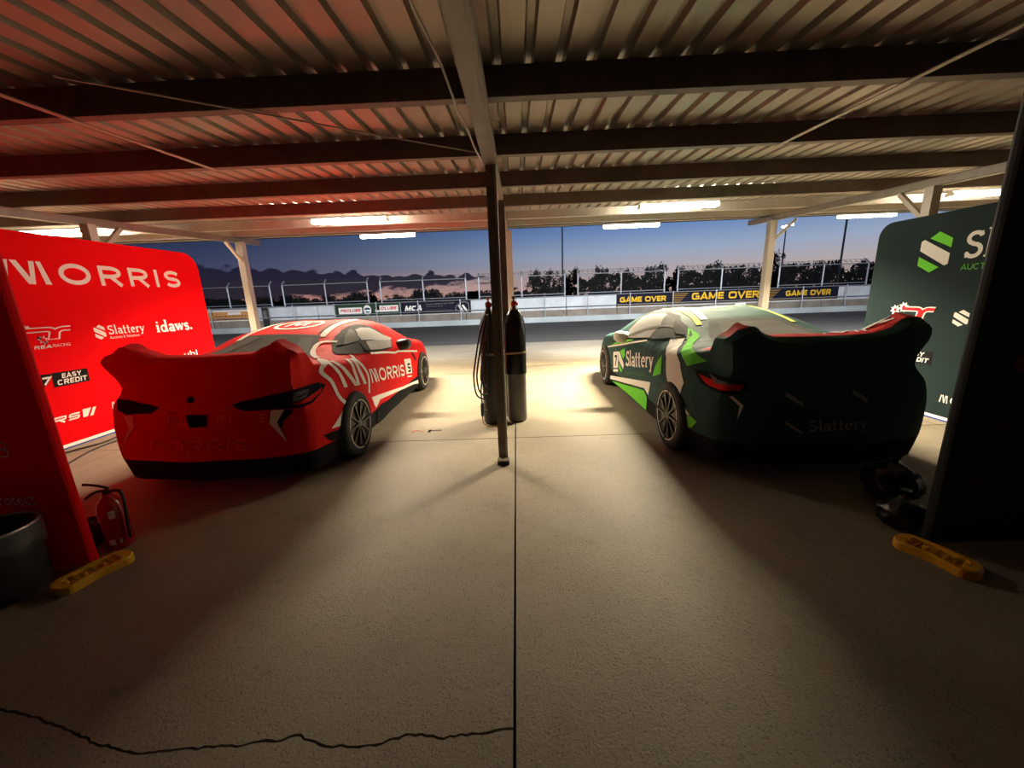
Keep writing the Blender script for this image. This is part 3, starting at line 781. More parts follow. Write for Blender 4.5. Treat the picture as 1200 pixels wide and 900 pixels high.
def car_wheel(parent, x, y, side, full=True):
    r = .335
    b = bmesh.new()
    prof = [(.232, -.10), (.30, -.12), (r - .012, -.11), (r, -.085), (r, .085), (r - .012, .108), (.30, .118), (.255, .112), (.232, .095)]
    lathe(b, [(a, h * side) for a, h in prof], 40, axis='X', cap=False)
    w = bm_obj('wheel', b, RUBBER, parent, False, (x, y, r))
    for p in w.data.polygons: p.use_smooth = True
    b = bmesh.new(); lathe(b, [(.236, -.09 * side), (.236, .098 * side), (.222, .106 * side), (.20, .098 * side), (.20, -.09 * side)], 40, axis='X', cap=False)
    lathe(b, [(.20, .098 * side), (.001, .099 * side)], 40, axis='X', cap=False); bm_obj('rim', b, RIM, w, True)
    b = bmesh.new()
    for k in range(10):
        a = 2 * PI * k / 10; d = Vector((0, math.cos(a), math.sin(a)))
        bar(b, d * .04 + Vector((.106 * side, 0, 0)), d * .224 + Vector((.106 * side, 0, 0)), .024, .018)
    lathe(b, [(.05, .095 * side), (.05, .112 * side), (.03, .118 * side), (.0001, .118 * side)], 16, axis='X'); bm_obj('spokes', b, RIM, w)
    b = bmesh.new()
    for k in range(4):
        a0 = k * 90 + 8; P, F = [], []; stroke_mesh(P, F, arc(0, 0, .245, .245, a0, a0 + 82, 18), .014)
        vs = [b.verts.new((.1205 * side, q[0], q[1])) for q in P]
        for f in F: b.faces.new([vs[i] for i in f])
    bm_obj('wheel_line', b, RINGM, w)
def mirror(parent, side, m, z=.905, y=2.62):
    b = bmesh.new()
    for i, (dx, hw, hh, dy) in enumerate([(.0, .035, .028, .02), (.07, .04, .035, .01), (.09, .055, .075, 0), (.16, .06, .085, .0), (.24, .055, .078, .01), (.275, .04, .05, .02)]):
        R = [b.verts.new(((.80 + dx) * side, y + dy + 1.25 * hw * math.cos(a), z + .012 * i * .6 + hh * math.copysign(abs(math.sin(a)) ** .7, math.sin(a)))) for a in [2 * PI * k / 12 for k in range(12)]]
        if i:
            for k in range(12): b.faces.new((P0[k], P0[(k + 1) % 12], R[(k + 1) % 12], R[k]))
        else: b.faces.new(R[::-1])
        P0 = R
    b.faces.new(P0); bmesh.ops.recalc_face_normals(b, faces=b.faces[:])
    bm_obj('mirror', b, m, parent, True)
WR, WF, HWID = .80, 3.66, .955
RX, RY, GX, GY = -2.645, 2.89, 2.475, 2.85
red = tag(empty('race_car', (RX, RY, 0)), 'low coupe race car under a printed red MORRIS cover, tail towards us', 'car', 'covered race cars')
grn = tag(empty('race_car', (GX, GY, 0)), 'low coupe race car under a printed dark green Slattery cover', 'car', 'covered race cars')
RC, RBV = car_cover('fitted_cover', red, [RED, BLACK], 1.3)
GC, GBV = car_cover('fitted_cover', grn, [GREEN, BLACK, REDTOP], 4.9, True)
for car, c in ((red, 0), (grn, 1)):
    for x, y, s in ((HWID - .070, WR, 1), (-(HWID - .070), WR, -1), (HWID - .078, WF, 1), (-(HWID - .078), WF, -1)):
        car_wheel(car, x, y, s)
mirror(red, 1, BPLA); mirror(red, -1, BPLA); mirror(grn, 1, WCLOTH); mirror(grn, -1, WCLOTH)
#@@DECALS

# ------------------------------------------------------------------ fabric banner stands and near panels
def rounded(y0, y1, z0, z1, r0, r1, n=8):
    """outline in (y, z), corner radii at the top y0 and y1 ends"""
    o = [(y0, z0), (y1, z0)]
    o += [(y1 - r1 + r1 * math.cos(a), z1 - r1 + r1 * math.sin(a)) for a in [PI / 2 * k / n for k in range(n + 1)]]
    o += [(y0 + r0 - r0 * math.sin(a), z1 - r0 + r0 * math.cos(a)) for a in [PI / 2 * k / n for k in range(n + 1)]]
    return o
def sheet(name, outline, to3, th, m, parent, inward):
    """a skin of thickness th, rounded over its edges by a small bevel"""
    bm = bmesh.new(); vs = [bm.verts.new(to3(a, b, 0)) for a, b in outline]; bm.faces.new(vs)
    r = bmesh.ops.extrude_face_region(bm, geom=bm.faces[:]); d = Vector(inward) * th
    bmesh.ops.translate(bm, verts=[v for v in r['geom'] if isinstance(v, bmesh.types.BMVert)], vec=d)
    bmesh.ops.recalc_face_normals(bm, faces=bm.faces[:])
    return bm_obj(name, bm, m, parent)
def text_box(items): return merge(*items)
def banner(loc, lab, side, m, y0, y1, ztop, r):
    """side +1: faces +x and reads along +y; -1: faces -x and reads along -y. Local a runs along reading direction from origin y=0"""
    root = tag(empty('banner_stand', loc), lab, 'banner')
    ol = rounded(y0, y1, .012, ztop, r, r)
    sheet('printed_skin', ol, lambda a, b, c: (0, a, b), .05, m, root, (-side, 0, 0))
    b = bmesh.new()
    tube(b, [(-side * .025, y, z) for y, z in rounded(y0 + .02, y1 - .02, .02, ztop - .02, r, r)], .012, 6); bm_obj('pole_frame', b, ALU, root)
    for yy in (y0 + .5, y1 - .5):
        b = bmesh.new(); bx(-.16, .16, yy - .035, yy + .035, 0, .012, b); bm_obj('foot_plate', b, BPLA, root)
    return root
def flat(root, name, PF, m, side, x=.003):
    P, F = PF
    decal(name, (P, F if side > 0 else [f[::-1] for f in F]), m, root, lambda a, b: (side * x, a * side, b))
BLX, BRX = -5.32, 4.77
lb = banner((BLX, 0, 0), 'tall red fabric banner stand lettered MORRIS beyond the red car', 1, BREDM, 1.75, 6.57, 2.43, .26)
f = lambda n, pf, m, x=.003: flat(lb, n, pf, m, 1, x)
PM = ([], []); logo_m(PM[0], PM[1], 3.995, 1.878, .415, .247); f('emblem_letter', PM, WHITE); f('lettering', text2d('ORRIS', 4.53, 1.883, 1.626, .247, t=.20, gap=.34), WHITE); f('lettering', font2d('ubl', 5.93, .80, .25, .088), WHITE)
def nr_logo(x, y, w, h):
    """rounded n and r, thick italic strokes; returns outline strokes and fill strokes"""
    o = []
    for t in (.42, .24):
        P, F = [], []
        for st in ([(.02, .86), (.95, .86)] + arc(.95, .56, .30, .30, 90, 0, 8) + [(1.25, 0)], [(1.35, 0), (1.35, .50)] + arc(1.68, .50, .33, .36, 180, 90, 8) + [(1.98, .86)],):
            if t < .3 and len(st) > 3: st = [(a + (.05 if k == 0 else (-.05 if k == len(st) - 1 else 0)) * (1 if st[0][0] < 1 else 0), b + (.06 if b == 0 else 0)) for k, (a, b) in enumerate(st)]
            stroke_mesh(P, F, st, t, .18, x, y, w / 2.2, h)
        o.append((P, F))
    return o
def star(x, y, r, n=8, q=.62):
    return [(x + (r if k % 2 == 0 else r * q) * math.cos(PI * k / n + .3), y + (r if k % 2 == 0 else r * q) * math.sin(PI * k / n + .3)) for k in range(2 * n)]
def ring2d(x, y, r, t, n=24):
    P, F = [], []; stroke_mesh(P, F, arc(x, y, r, r, 0, 360, n), t); return P, F
o1, o2 = nr_logo(4.00, 1.265, .50, .135)
f('racing_logo', merge(o1, polys(star(4.00, 1.385, .055), star(4.08, 1.40, .04))), WHITE); f('racing_logo_fill', o2, BREDM, .005); f('star_emblem', polys(star(4.19, 1.27, .052, 7, .5)), WHITE, .007); f('star_emblem', polys(star(4.19, 1.27, .034, 7, .5)), BREDM, .009)
f('lettering', merge(text2d('REA', 4.09, 1.175, .16, .036, t=.2, slant=.25), text2d('RACING', 4.26, 1.178, .175, .034, t=.10, slant=.25)), WHITE)
f('hexagon_emblem', polys(*hex_s(4.731, 1.208, .128, .187)), WHITE)
f('lettering', serif2d('Slattery', 4.895, 1.262, .49, .115, t=.14), WHITE)
f('small_print', font2d('Auctions & Valuations', 4.894, 1.205, .40, .034), WHITE)
f('lettering', serif2d('idaws.', 5.565, 1.228, .63, .165, t=.19), WHITE)
f('number_badge', polys([(4.02, .90), (4.165, .885), (4.13, .80), (4.07, .752), (4.02, .76)]), BLACK)
f('number_badge', text2d('7', 4.05, .775, .085, .085, t=.26, slant=.3), WHITE, .005)
f('black_label', polys([(4.168, .892), (4.535, .884), (4.528, .728), (4.158, .726)]), BLACK)
f('lettering', text2d('EASY', 4.255, .815, .20, .055, t=.22, slant=.15, e=4), WHITE, .005); f('lettering', text2d('CREDIT', 4.195, .745, .305, .058, t=.22, slant=.15, e=4), WHITE, .005)
f('lettering', merge(text2d('RS', 4.03, .315, .275, .075, t=.24, slant=.45, e=5), polys([(4.345, .31), (4.395, .31), (4.455, .405), (4.36, .405)], [(4.42, .305), (4.455, .305), (4.51, .40), (4.475, .40)])), WHITE)
f('lettering', text2d('MORRIS', 4.69, .312, .50, .088, t=.16, fancy_m=True, gap=.30), WHITE)
f('stripe', polys([(1.76, .018), (6.56, .018), (6.56, .055), (1.76, .055)]), WHITE)
f('stripe', polys([(1.76, .0), (6.56, .0), (6.56, .018), (1.76, .018)]), BLUE)
rb = banner((BRX, 0, 0), 'tall dark green fabric banner stand with a green and white hexagon beyond the green car', -1, BGRN, 1.75, 5.30, 2.285, .17)
f = lambda n, pf, m, x=.003: flat(rb, n, pf, m, -1, x)
u_, m_, d_ = hex_s(-4.735, 1.646, .325, .44)
f('hexagon_emblem', polys(u_, d_), LIME); f('hexagon_emblem', polys(m_), WHITE, .004)
f('lettering', serif2d('Slattery', -4.275, 1.772, 1.10, .265, t=.15), WHITE)
f('small_print', text2d('AUCTIONS', -4.275, 1.652, .40, .06, t=.11), LIME)
o1, o2 = nr_logo(-4.86, 1.105, .43, .145)
f('racing_logo', merge(o1, polys(star(-4.90, 1.215, .065), star(-4.80, 1.25, .065))), WHITE); f('racing_logo_fill', merge(o2, polys(star(-4.90, 1.215, .022, 6, .8), star(-4.80, 1.25, .022, 6, .8))), SRED, .005)
f('hexagon_emblem', polys(*hex_s(-4.240, 1.06, .145, .178)), WHITE)
f('lettering', serif2d('Slattery', -4.07, 1.11, .49, .115, t=.14), WHITE)
f('black_label', polys([(-4.78, .605), (-4.37, .605), (-4.37, .755), (-4.78, .755)]), BLACK)
f('lettering', text2d('EASY', -4.67, .685, .21, .05, t=.22, slant=.15, e=4), WHITE, .005); f('lettering', text2d('CREDIT', -4.70, .62, .30, .052, t=.22, slant=.15, e=4), WHITE, .005)
f('slash_emblem', polys([(-4.57, .20), (-4.51, .20), (-4.45, .30), (-4.55, .30)], [(-4.475, .20), (-4.43, .20), (-4.36, .30), (-4.40, .30)]), WHITE)
f('lettering', text2d('MORRIS', -4.20, .21, .50, .085, t=.16, fancy_m=True, gap=.30), WHITE)
f('stripe', polys([(-5.29, .018), (-1.76, .018), (-1.76, .05), (-5.29, .05)]), WHITE)
f('stripe', polys([(-5.29, .0), (-1.76, .0), (-1.76, .018), (-5.29, .018)]), BLUE)

def panel(loc, lab, m, w, h, sgn):
    root = tag(empty('fabric_panel', loc), lab, 'panel')
    b = bmesh.new(); box(b, (sgn * w / 2, .03, h / 2 + .012), (w, .06, h), bevel=.02); bm_obj('printed_skin', b, m, root)
    for x in (.05, w - .05): bm_obj('foot_stub', bx(sgn * x - .02, sgn * x + .02, .035, .055, .0, .06), ALU, root)
    return root
np_ = panel((-2.68, 2.0, 0), 'near dark red panel filling the left edge, lettered protect low down', NRED, 2.45, 2.42, -1)
g = lambda root, n, pf, m: decal(n, pf, m, root, lambda a, b: (a, -.003, b))
FAINT = mat('faint_grey_print', (.75, .70, .68), .7); FAINTR = mat('faint_red_print', (.16, .03, .03), .7)
g(np_, 'lettering', text2d('CLUB', -.62, .755, .36, .10, t=.09, gap=.4), FAINT)
g(np_, 'lettering', font2d('protect', -.47, .425, .265, .085), FAINT)
nb = panel((2.42, 2.02, 0), 'near black panel filling the right edge', NGRN, 2.3, 2.60, 1)
g(nb, 'gear_emblem', merge(polys(star(.27, 1.10, .065)), polys(star(.36, 1.19, .06))), FAINTR)
g(nb, 'lettering', text2d('S77', .20, .72, .30, .06, t=.22, slant=.3, e=4), FAINTR)
g(nb, 'lettering', text2d('ARO', .13, .40, .30, .06, t=.12, gap=.4), FAINTR)

# yellow moulded feet under the near ends of the panels
def yellow_foot(loc, rz, lab):
    root = tag(empty('yellow_foot', loc, rz), lab, 'foot', 'yellow plastic feet under the near panels'); root.scale = (.70, .95, .72)
    n = 40; ox = []
    def outline(k):
        L, R = .17, .085
        o = [(L + R * math.cos(a), R * math.sin(a)) for a in [-PI / 2 + PI * i / 12 for i in range(13)]] + [(.03, R + .012), (-.03, R + .012)] + [(-L + R * math.cos(a), R * math.sin(a)) for a in [PI / 2 + PI * i / 12 for i in range(13)]] + [(-.03, -R + .02), (.03, -R + .02)]
        return [(x * k, y * k) for x, y in o]
    b = bmesh.new(); z = [0, .055, .07, .07, .045]; ks = [1, 1, .96, .72, .68]; P = None
    for zz, k in zip(z, ks):
        R = [b.verts.new((x, y, zz)) for x, y in outline(k)]
        if P:
            for i in range(len(R)): b.faces.new((P[i], P[(i + 1) % len(R)], R[(i + 1) % len(R)], R[i]))
        P = R
    b.faces.new(P); bm_obj('base', b, YEL, root)
    for x in (-.17, -.06, .06, .17):
        b = bmesh.new(); lathe(b, [(.02, .04), (.02, .072), (.012, .076)], 10, (x, 0, 0)); bm_obj('peg', b, YEL, root)
    for x in (-.11, .0, .11):
        b = bmesh.new(); bx(x - .004, x + .004, -.055, .055, .045, .068, b); bm_obj('rib', b, YEL, root)
    return root
yellow_foot((-2.60, 1.945, 0), 1.22, 'yellow plastic foot by the clear-lined bin under the near red panel')
yellow_foot((2.345, 1.91, 0), -1.18, 'yellow plastic foot under the near black panel')

# ------------------------------------------------------------------ gas cylinders, strap, hose
def cylinder(loc, lab, m, r=.122, h=1.30, two=None, sleeve=True):
    root = tag(empty('gas_cylinder', loc), lab, 'gas cylinder', 'gas cylinders at the middle post')
    b = bmesh.new(); lathe(b, [(r * .88, 0), (r, .025), (r, h - .14), (r * .93, h - .06), (r * .72, h + .03), (r * .42, h + .09), (.032, h + .12), (.032, h + .15)], 28)
    o = bm_obj('body', b, two or m, root, True)
    if sleeve:
        b = bmesh.new(); n = 28; prof = [(r + .004, .62), (r + .006, .65), (r + .005, h - .13), (r * .96, h - .05), (r * .76, h + .04), (r * .46, h + .098)]
        lathe(b, prof, n, cap=False)
        rr = random.Random(2)
        bmesh.ops.subdivide_edges(b, edges=b.edges[:], cuts=2)
        for v in b.verts: v.co += Vector((v.co.x, v.co.y, 0)).normalized() * rr.uniform(0, .006)
        bm_obj('film_sleeve', b, SHRINK, root, True)
    b = bmesh.new(); lathe(b, [(.03, h + .13), (.036, h + .15), (.036, h + .19), (.028, h + .20)], 12); tube(b, [(0, 0, h + .165), (.045, -.02, h + .165)], .018, 8)
    bm_obj('valve_cap', b, REDCAP, root, True)
    b = bmesh.new(); lathe(b, [(.012, h + .195), (.012, h + .225), (.024, h + .23), (.024, h + .25), (.010, h + .255)], 10); bm_obj('valve', b, BRASS if not sleeve else BPLA, root)
    return root
cl_ = cylinder((-.335, 4.60, 0), 'black gas cylinder left of the middle post, hung with a hose', CYLB, sleeve=False)
cr_ = cylinder((-.030, 4.66, 0), 'grey gas cylinder right of the middle post, upper half wrapped in black film', CYLB, two=CYLG)
b = bmesh.new(); lathe(b, [(.004, 0), (.004, .62)], 6, (-.165, 4.60, 0)); bm = b  # pale rod added for the lit floor showing through the gap
bm_obj('gap_light_rod', bm, WHITE); tag(bpy.data.objects['gap_light_rod'], 'thin white rod standing between the two gas cylinders', 'rod')
strap = bmesh.new()
def loop_pts(z):
    o = []
    for cx, cy, a0, a1 in ((-.030, 4.66, -90, 90), (-.335, 4.60, 90, 270)):
        for i in range(13):
            a = math.radians(a0 + (a1 - a0) * i / 12); o.append((cx + .134 * math.cos(a), cy + .134 * math.sin(a), z))
    return o
lp = loop_pts(.885); vs0 = [strap.verts.new((x, y, z - .013)) for x, y, z in lp]; vs1 = [strap.verts.new((x, y, z + .013)) for x, y, z in lp]
for i in range(len(lp)): strap.faces.new((vs0[i], vs0[(i + 1) % len(lp)], vs1[(i + 1) % len(lp)], vs1[i]))
bmesh.ops.solidify(strap, geom=strap.faces[:], thickness=.003)
tag(bm_obj('strap', strap, mat('webbing_strap', (.52, .42, .27), .7)), 'pale webbing strap around both gas cylinders', 'strap')
def smooth_pts(pts, n=6):
    o = []
    V = [Vector(p) for p in pts]
    for i in range(len(V) - 1):
        for k in range(n): o.append(crv(V, i, k / n))
    o.append(V[-1]); return o
b = bmesh.new()
for dx, dy, zb in ((0, 0, .40), (-.035, -.02, .36), (.05, -.03, .50)):
    tube(b, smooth_pts([(-.35 + dx * .4, 4.47 + dy, 1.36), (-.40 + dx, 4.44 + dy, 1.15), (-.475 + dx, 4.43 + dy, .80), (-.50 + dx, 4.43 + dy, .62), (-.48 + dx, 4.43 + dy, zb + .06), (-.42 + dx * .3, 4.43 + dy, zb), (-.375, 4.45 + dy, zb + .05), (-.36, 4.455 + dy, .70), (-.35, 4.46 + dy, 1.1), (-.34, 4.47 + dy, 1.34)]), .010, 8)
tube(b, smooth_pts([(-.345, 4.46, 1.32), (-.39, 4.44, .9), (-.455, 4.43, .5), (-.455, 4.43, .30)]), .009, 8)
hs = empty('air_hose', (0, 0, 0)); tag(hs, 'coiled black air hose hanging on the left gas cylinder', 'hose')
bm_obj('coil', b, HOSE, hs, True)
b = bmesh.new(); tube(b, [(-.455, 4.43, .30), (-.455, 4.43, .29), (-.457, 4.43, .16), (-.457, 4.43, .13)], [.014, .021, .021, .012], 10); bm_obj('gun_grip', b, mat('teal_grip', (.02, .05, .045), .5), hs)
b = bmesh.new(); tube(b, [(-.457, 4.43, .14), (-.455, 4.43, .05), (-.40, 4.42, .012), (-.33, 4.41, .010)], .008, 6); bm_obj('nozzle', b, BRASS, hs); b = bmesh.new(); tube(b, [(-.46, 4.43, .22), (-.40, 4.425, .215)], .006, 6); bm_obj('trigger', b, BRASS, hs)

# ------------------------------------------------------------------ extinguisher, bin, dark bags, floor cables
ex = tag(empty('fire_extinguisher', (-2.735, 2.235, 0), .3), 'red fire extinguisher on the floor beside the near red panel', 'fire extinguisher'); ex.scale = (.82, .82, .86)
b = bmesh.new(); lathe(b, [(.075, 0), (.085, .012), (.086, .30), (.080, .36), (.060, .40), (.032, .425), (.028, .45)], 28); bm_obj('body', b, EXTR, ex, True)
b = bmesh.new(); lathe(b, [(.024, .44), (.024, .48), (.014, .49)], 12); bm_obj('valve', b, BPLA, ex)
b = bmesh.new(); tube(b, smooth_pts([(.02, 0, .49), (-.05, 0, .525), (-.13, 0, .545)], 4), .010, 8); tube(b, smooth_pts([(.02, 0, .465), (-.06, 0, .475), (-.14, 0, .43)], 4), .009, 8); bm_obj('handle', b, BPLA, ex)
b = bmesh.new(); tube(b, smooth_pts([(.02, -.01, .465), (.09, -.02, .47), (.115, -.03, .40), (.108, -.04, .25), (.098, -.045, .08)], 5), .011, 8); bm_obj('hose', b, BPLA, ex, True)
def curved_label(parent, r, a0, a1, z0, z1, m):
    b = bmesh.new(); n = 6; A = []
    for i in range(n + 1):
        a = math.radians(a0 + (a1 - a0) * i / n); A.append((b.verts.new((r * math.cos(a), r * math.sin(a), z0)), b.verts.new((r * math.cos(a), r * math.sin(a), z1))))
    for p, q in zip(A, A[1:]): b.faces.new((p[0], q[0], q[1], p[1]))
    bm_obj('label', b, m, parent)
curved_label(ex, .0885, -75, -50, .27, .33, TAGW); curved_label(ex, .0885, -145, -115, .25, .30, TAGW); curved_label(ex, .0885, -100, -75, .055, .10, TAGW); curved_label(ex, .0885, -58, -50, .06, .09, TAGW)
cn = tag(empty('hose_reel', (-2.915, 2.25, 0)), 'small black reel with pale arcs on the floor left of the red extinguisher', 'reel')
b = bmesh.new(); lathe(b, [(.03, -.05), (.095, -.05), (.10, -.04), (.10, -.025), (.07, -.02), (.07, .02), (.10, .025), (.10, .04), (.095, .05), (.03, .05)], 24, (0, 0, .10), axis='Y'); bm_obj('drum', b, BPLA, cn)
b = bmesh.new()
for rr in (.06, .078):
    P, F = [], []; stroke_mesh(P, F, arc(0, 0, rr, rr, 115, 245, 12), .008); vs = [b.verts.new((p, -.052, q + .10)) for p, q in P]
    for q in F: b.faces.new([vs[i] for i in q])
bm_obj('pale_arcs', b, TAGW, cn)
bn = tag(empty('waste_bin', (-2.93, 1.80, 0)), 'grey round waste bin with a clear liner at the left edge', 'bin')
b = bmesh.new(); lathe(b, [(.15, .02), (.165, .03), (.185, .40), (.185, .41), (.178, .41), (.16, .04)], 32, cap=False); lathe(b, [(.16, .03), (.001, .03)], 32, cap=False); bm_obj('body', b, BINM, bn, True)
b = bmesh.new(); tube(b, [(.186 * math.cos(a), .186 * math.sin(a), .412) for a in [2 * PI * k / 32 for k in range(33)]], .008, 6); bm_obj('rim', b, ALU, bn)
b = bmesh.new(); rr = random.Random(5); n = 36
R0 = [b.verts.new(((.196 + rr.uniform(-.004, .008)) * math.cos(2 * PI * k / n), (.196 + rr.uniform(-.004, .008)) * math.sin(2 * PI * k / n), .30 + rr.uniform(-.03, .03))) for k in range(n)]
R1 = [b.verts.new(((.198 + rr.uniform(-.002, .003)) * math.cos(2 * PI * k / n), (.198) * math.sin(2 * PI * k / n), .425)) for k in range(n)]
R2 = [b.verts.new((.172 * math.cos(2 * PI * k / n), .172 * math.sin(2 * PI * k / n), .40)) for k in range(n)]
for A, B in ((R0, R1), (R1, R2)):
    for k in range(n): b.faces.new((A[k], A[(k + 1) % n], B[(k + 1) % n], B[k]))
bm_obj('liner', b, CLEARB, bn, True)
for k in range(3):
    a = 2 * PI * k / 3 - 1.0; b = bmesh.new(); lathe(b, [(.018, 0), (.022, .01), (.014, .03)], 10, (.14 * math.cos(a), .14 * math.sin(a), 0)); bm_obj('foot', b, ALU, bn)
def bag(loc, r, lab, seed, kind='rubbish_bag', cat='bag'):
    from mathutils import noise as mn
    b = bmesh.new(); bmesh.ops.create_icosphere(b, subdivisions=4, radius=1)
    for v in b.verts:
        d = 1 + .22 * mn.noise(v.co * 1.6 + Vector((seed, 0, 0))) + .09 * mn.noise(v.co * 5 + Vector((0, seed, 0)))
        v.co = v.co * d; v.co.x *= r[0]; v.co.y *= r[1]; v.co.z = max(-.92, v.co.z) * r[2]
    z = min(v.co.z for v in b.verts)
    for v in b.verts: v.co.z -= z
    root = tag(empty(kind, loc), lab, cat)
    bm_obj('body', b, BAGM, root, True)
    b = bmesh.new(); lathe(b, [(.02, 0), (.012, .03), (.03, .07)], 10, (0, 0, r[2] * 1.85)); bm_obj('knot', b, BAGM, root)
    return root
bag((2.68, 2.54, 0), (.17, .15, .15), 'lumpy black plastic bag on the floor behind the right yellow foot, the farther one', 1.0)
bag((2.455, 2.23, 0), (.13, .12, .10), 'smaller shiny black plastic bag close behind the right yellow foot', 6.0)
b = bmesh.new(); tube(b, smooth_pts([(-5.24, 3.2, .012), (-5.18, 3.9, .012), (-5.06, 4.25, .012), (-5.12, 4.6, .012), (-5.15, 5.4, .012)]), .010, 6)
tag(bm_obj('floor_cable', b, HOSE, smooth=True), 'black cable on the concrete running close along the foot of the red banner', 'cable', None)
b = bmesh.new(); tube(b, smooth_pts([(-4.5, 3.1, .012), (-4.75, 3.6, .012), (-4.95, 4.15, .012), (-4.85, 4.7, .012), (-4.7, 5.4, .012)]), .009, 6)
tag(bm_obj('floor_cable', b, HOSE, smooth=True), 'black cable curving across the concrete between red banner and red car', 'cable', None)

# ------------------------------------------------------------------ pit wall, signs, fences, railing
YW = 22.9
def make_far():
    pw = struct(empty('wall_pit'))
    bm_obj('kerb', bx(-45, 45, 22.75, 24.0, -.1, .31, bevel=.02), KERBM, pw)
    k = 0; x = -42.0
    while x < 42:                                     # precast barrier blocks
        b = bmesh.new(); box(b, (x + 1.49, YW + .35, .48), (2.97, .5, .40), bevel=.015); bm_obj('barrier_footing', b, BARE, pw)
        b = bmesh.new(); box(b, (x + 1.49, YW + .42, 1.065), (2.965, .34, .83), bevel=.015); bm_obj('barrier_block', b, WHITEW, pw)
        x += 3.0
    # vinyl signs fixed to the blocks
    def sign(x0, x1, z0, z1, m, lab):
        r = tag(empty('sign_board', ((x0 + x1) / 2, YW + .24, 0)), lab, 'sign', 'vinyl signs along the pit wall'); w = (x1 - x0) / 2
        bm_obj('board', bx(-w, w, -.014, .0, z0, z1), m, r); r['w'] = w
        b = bmesh.new()
        for zz in (z0 + .01, z1 - .01): bx(-w, w, -.02, -.012, zz - .012, zz + .012, b)
        bm_obj('edge_batten', b, DSTEEL, r); del r['w']
        return r, (lambda n, pf, mm, y=-.016: decal(n, pf, mm, r, lambda a, c: (a - (x0 + x1) / 2, y, c)))
    r, d = sign(-18.75, -15.75, .70, 1.40, ORNG, 'orange and white sign with dark small print at the left end of the pit wall')
    d('stripe', polys([(-18.7, 1.28), (-15.9, 1.28), (-15.9, 1.39), (-18.7, 1.39)], [(-17.5, 1.10), (-16.7, 1.10), (-16.7, 1.24), (-17.5, 1.24)], [(-18.7, .71), (-15.8, .71), (-15.8, .77), (-18.7, .77)]), WHITE)
    d('small_print', polys(*[[(-18.3 + i * .2, .98), (-18.3 + i * .2 + .14, .98), (-18.3 + i * .2 + .14, 1.04), (-18.3 + i * .2, 1.04)] for i in range(11)], *[[(-18.2 + i * .2, .86), (-18.2 + i * .2 + .13, .86), (-18.2 + i * .2 + .13, .90), (-18.2 + i * .2, .90)] for i in range(9)]), mat('faded_brown_print', (.18, .08, .03), .7))
    r, d = sign(-10.93, -7.0, .72, 1.45, SGREEN, 'dark green sign with red PROLUBE on white and a round badge')
    d('white_label', polys([(-10.72, .89), (-9.30, .89), (-9.30, 1.26), (-10.72, 1.26)]), WHITE); d('white_label', polys([(-8.52, .95), (-7.10, .95), (-7.10, 1.32), (-8.24, 1.32), (-8.24, 1.06), (-8.52, 1.06)]), WHITE)
    d('lettering', text2d('PROLUBE', -10.62, 1.0, 1.20, .17, t=.24, slant=.3, e=3), SRED, -.02)
    d('lettering', text2d('OLUBE', -8.18, 1.07, .95, .17, t=.24, slant=.3, e=3), SRED, -.02)
    d('round_badge', polys(arc(-8.98, 1.08, .24, .30, 0, 345, 22)), WHITE); d('round_badge', polys(arc(-8.98, 1.10, .20, .13, 0, 180, 10)), SBLUE, -.02); d('round_badge', polys(arc(-8.98, 1.0, .15, .08, 180, 360, 8)), SBLUE, -.02)
    r, d = sign(-6.95, -2.72, .72, 1.45, NAVY, 'black sign lettered MCA with small white print and an octagon badge')
    d('lettering', text2d('MCA', -6.72, .94, 1.02, .30, t=.28, slant=.28, e=4, gap=.1), WHITE)
    d('small_print', polys(*[[(-5.4 + i * .17, 1.25 + .004 * i), (-5.4 + i * .17 + w, 1.25 + .004 * i), (-5.4 + i * .17 + w, 1.31 + .004 * i), (-5.4 + i * .17, 1.31 + .004 * i)] for i, w in enumerate((.12, .14, .10, .15, .13, .12, .15, .11, .14, .13))], *[[(-5.4 + i * .17, 1.13), (-5.4 + i * .17 + .13, 1.13), (-5.4 + i * .17 + .13, 1.17), (-5.4 + i * .17, 1.17)] for i in range(6)]), GREYM)
    d('grey_band', polys([(-5.5, .80), (-3.85, .80), (-3.85, .98), (-5.5, .98)]), CHAR)
    P, F = [], []; stroke_mesh(P, F, [(-3.45, .78), (-3.66, .95), (-3.60, 1.12), (-3.36, 1.32), (-3.05, 1.36), (-2.86, 1.28), (-2.84, .95), (-2.95, .80)], .035)
    d('octagon_badge', (P, F), GREYL); d('octagon_badge', polys([(-3.50, 1.14), (-3.40, 1.20), (-3.13, .78), (-3.30, .78)], [(-3.28, 1.16), (-3.17, 1.20), (-2.88, .78), (-3.04, .78)]), WHITE, -.02)
    r, d = sign(5.98, 18.98, .74, 1.50, NAVY, 'long navy sign lettered GAME OVER three times in yellow')
    for x0, w, z0, h in ((6.18, 2.72, .98, .30), (10.42, 3.95, .98, .40), (15.92, 2.62, 1.0, .30)):
        d('lettering', text2d('GAME OVER', x0, z0, w, h, t=.24, e=4.5, gap=.10), GOLD)
    for x0, c in ((9.25, DGOLD), (14.65, DGOLD)):
        d('small_print', polys(*[[(x0 + k * .02, 1.38 - k * .105), (x0 + .95 - k * .10, 1.38 - k * .105), (x0 + .92 - k * .10, 1.33 - k * .105), (x0 - .02 + k * .02, 1.33 - k * .105)] for k in range(5)]), c)
    d('rule_line', polys([(6.05, .86), (18.9, .86), (18.9, .88), (6.05, .88)], [(6.05, .775), (18.9, .775), (18.9, .79), (6.05, .79)]), DGOLD)
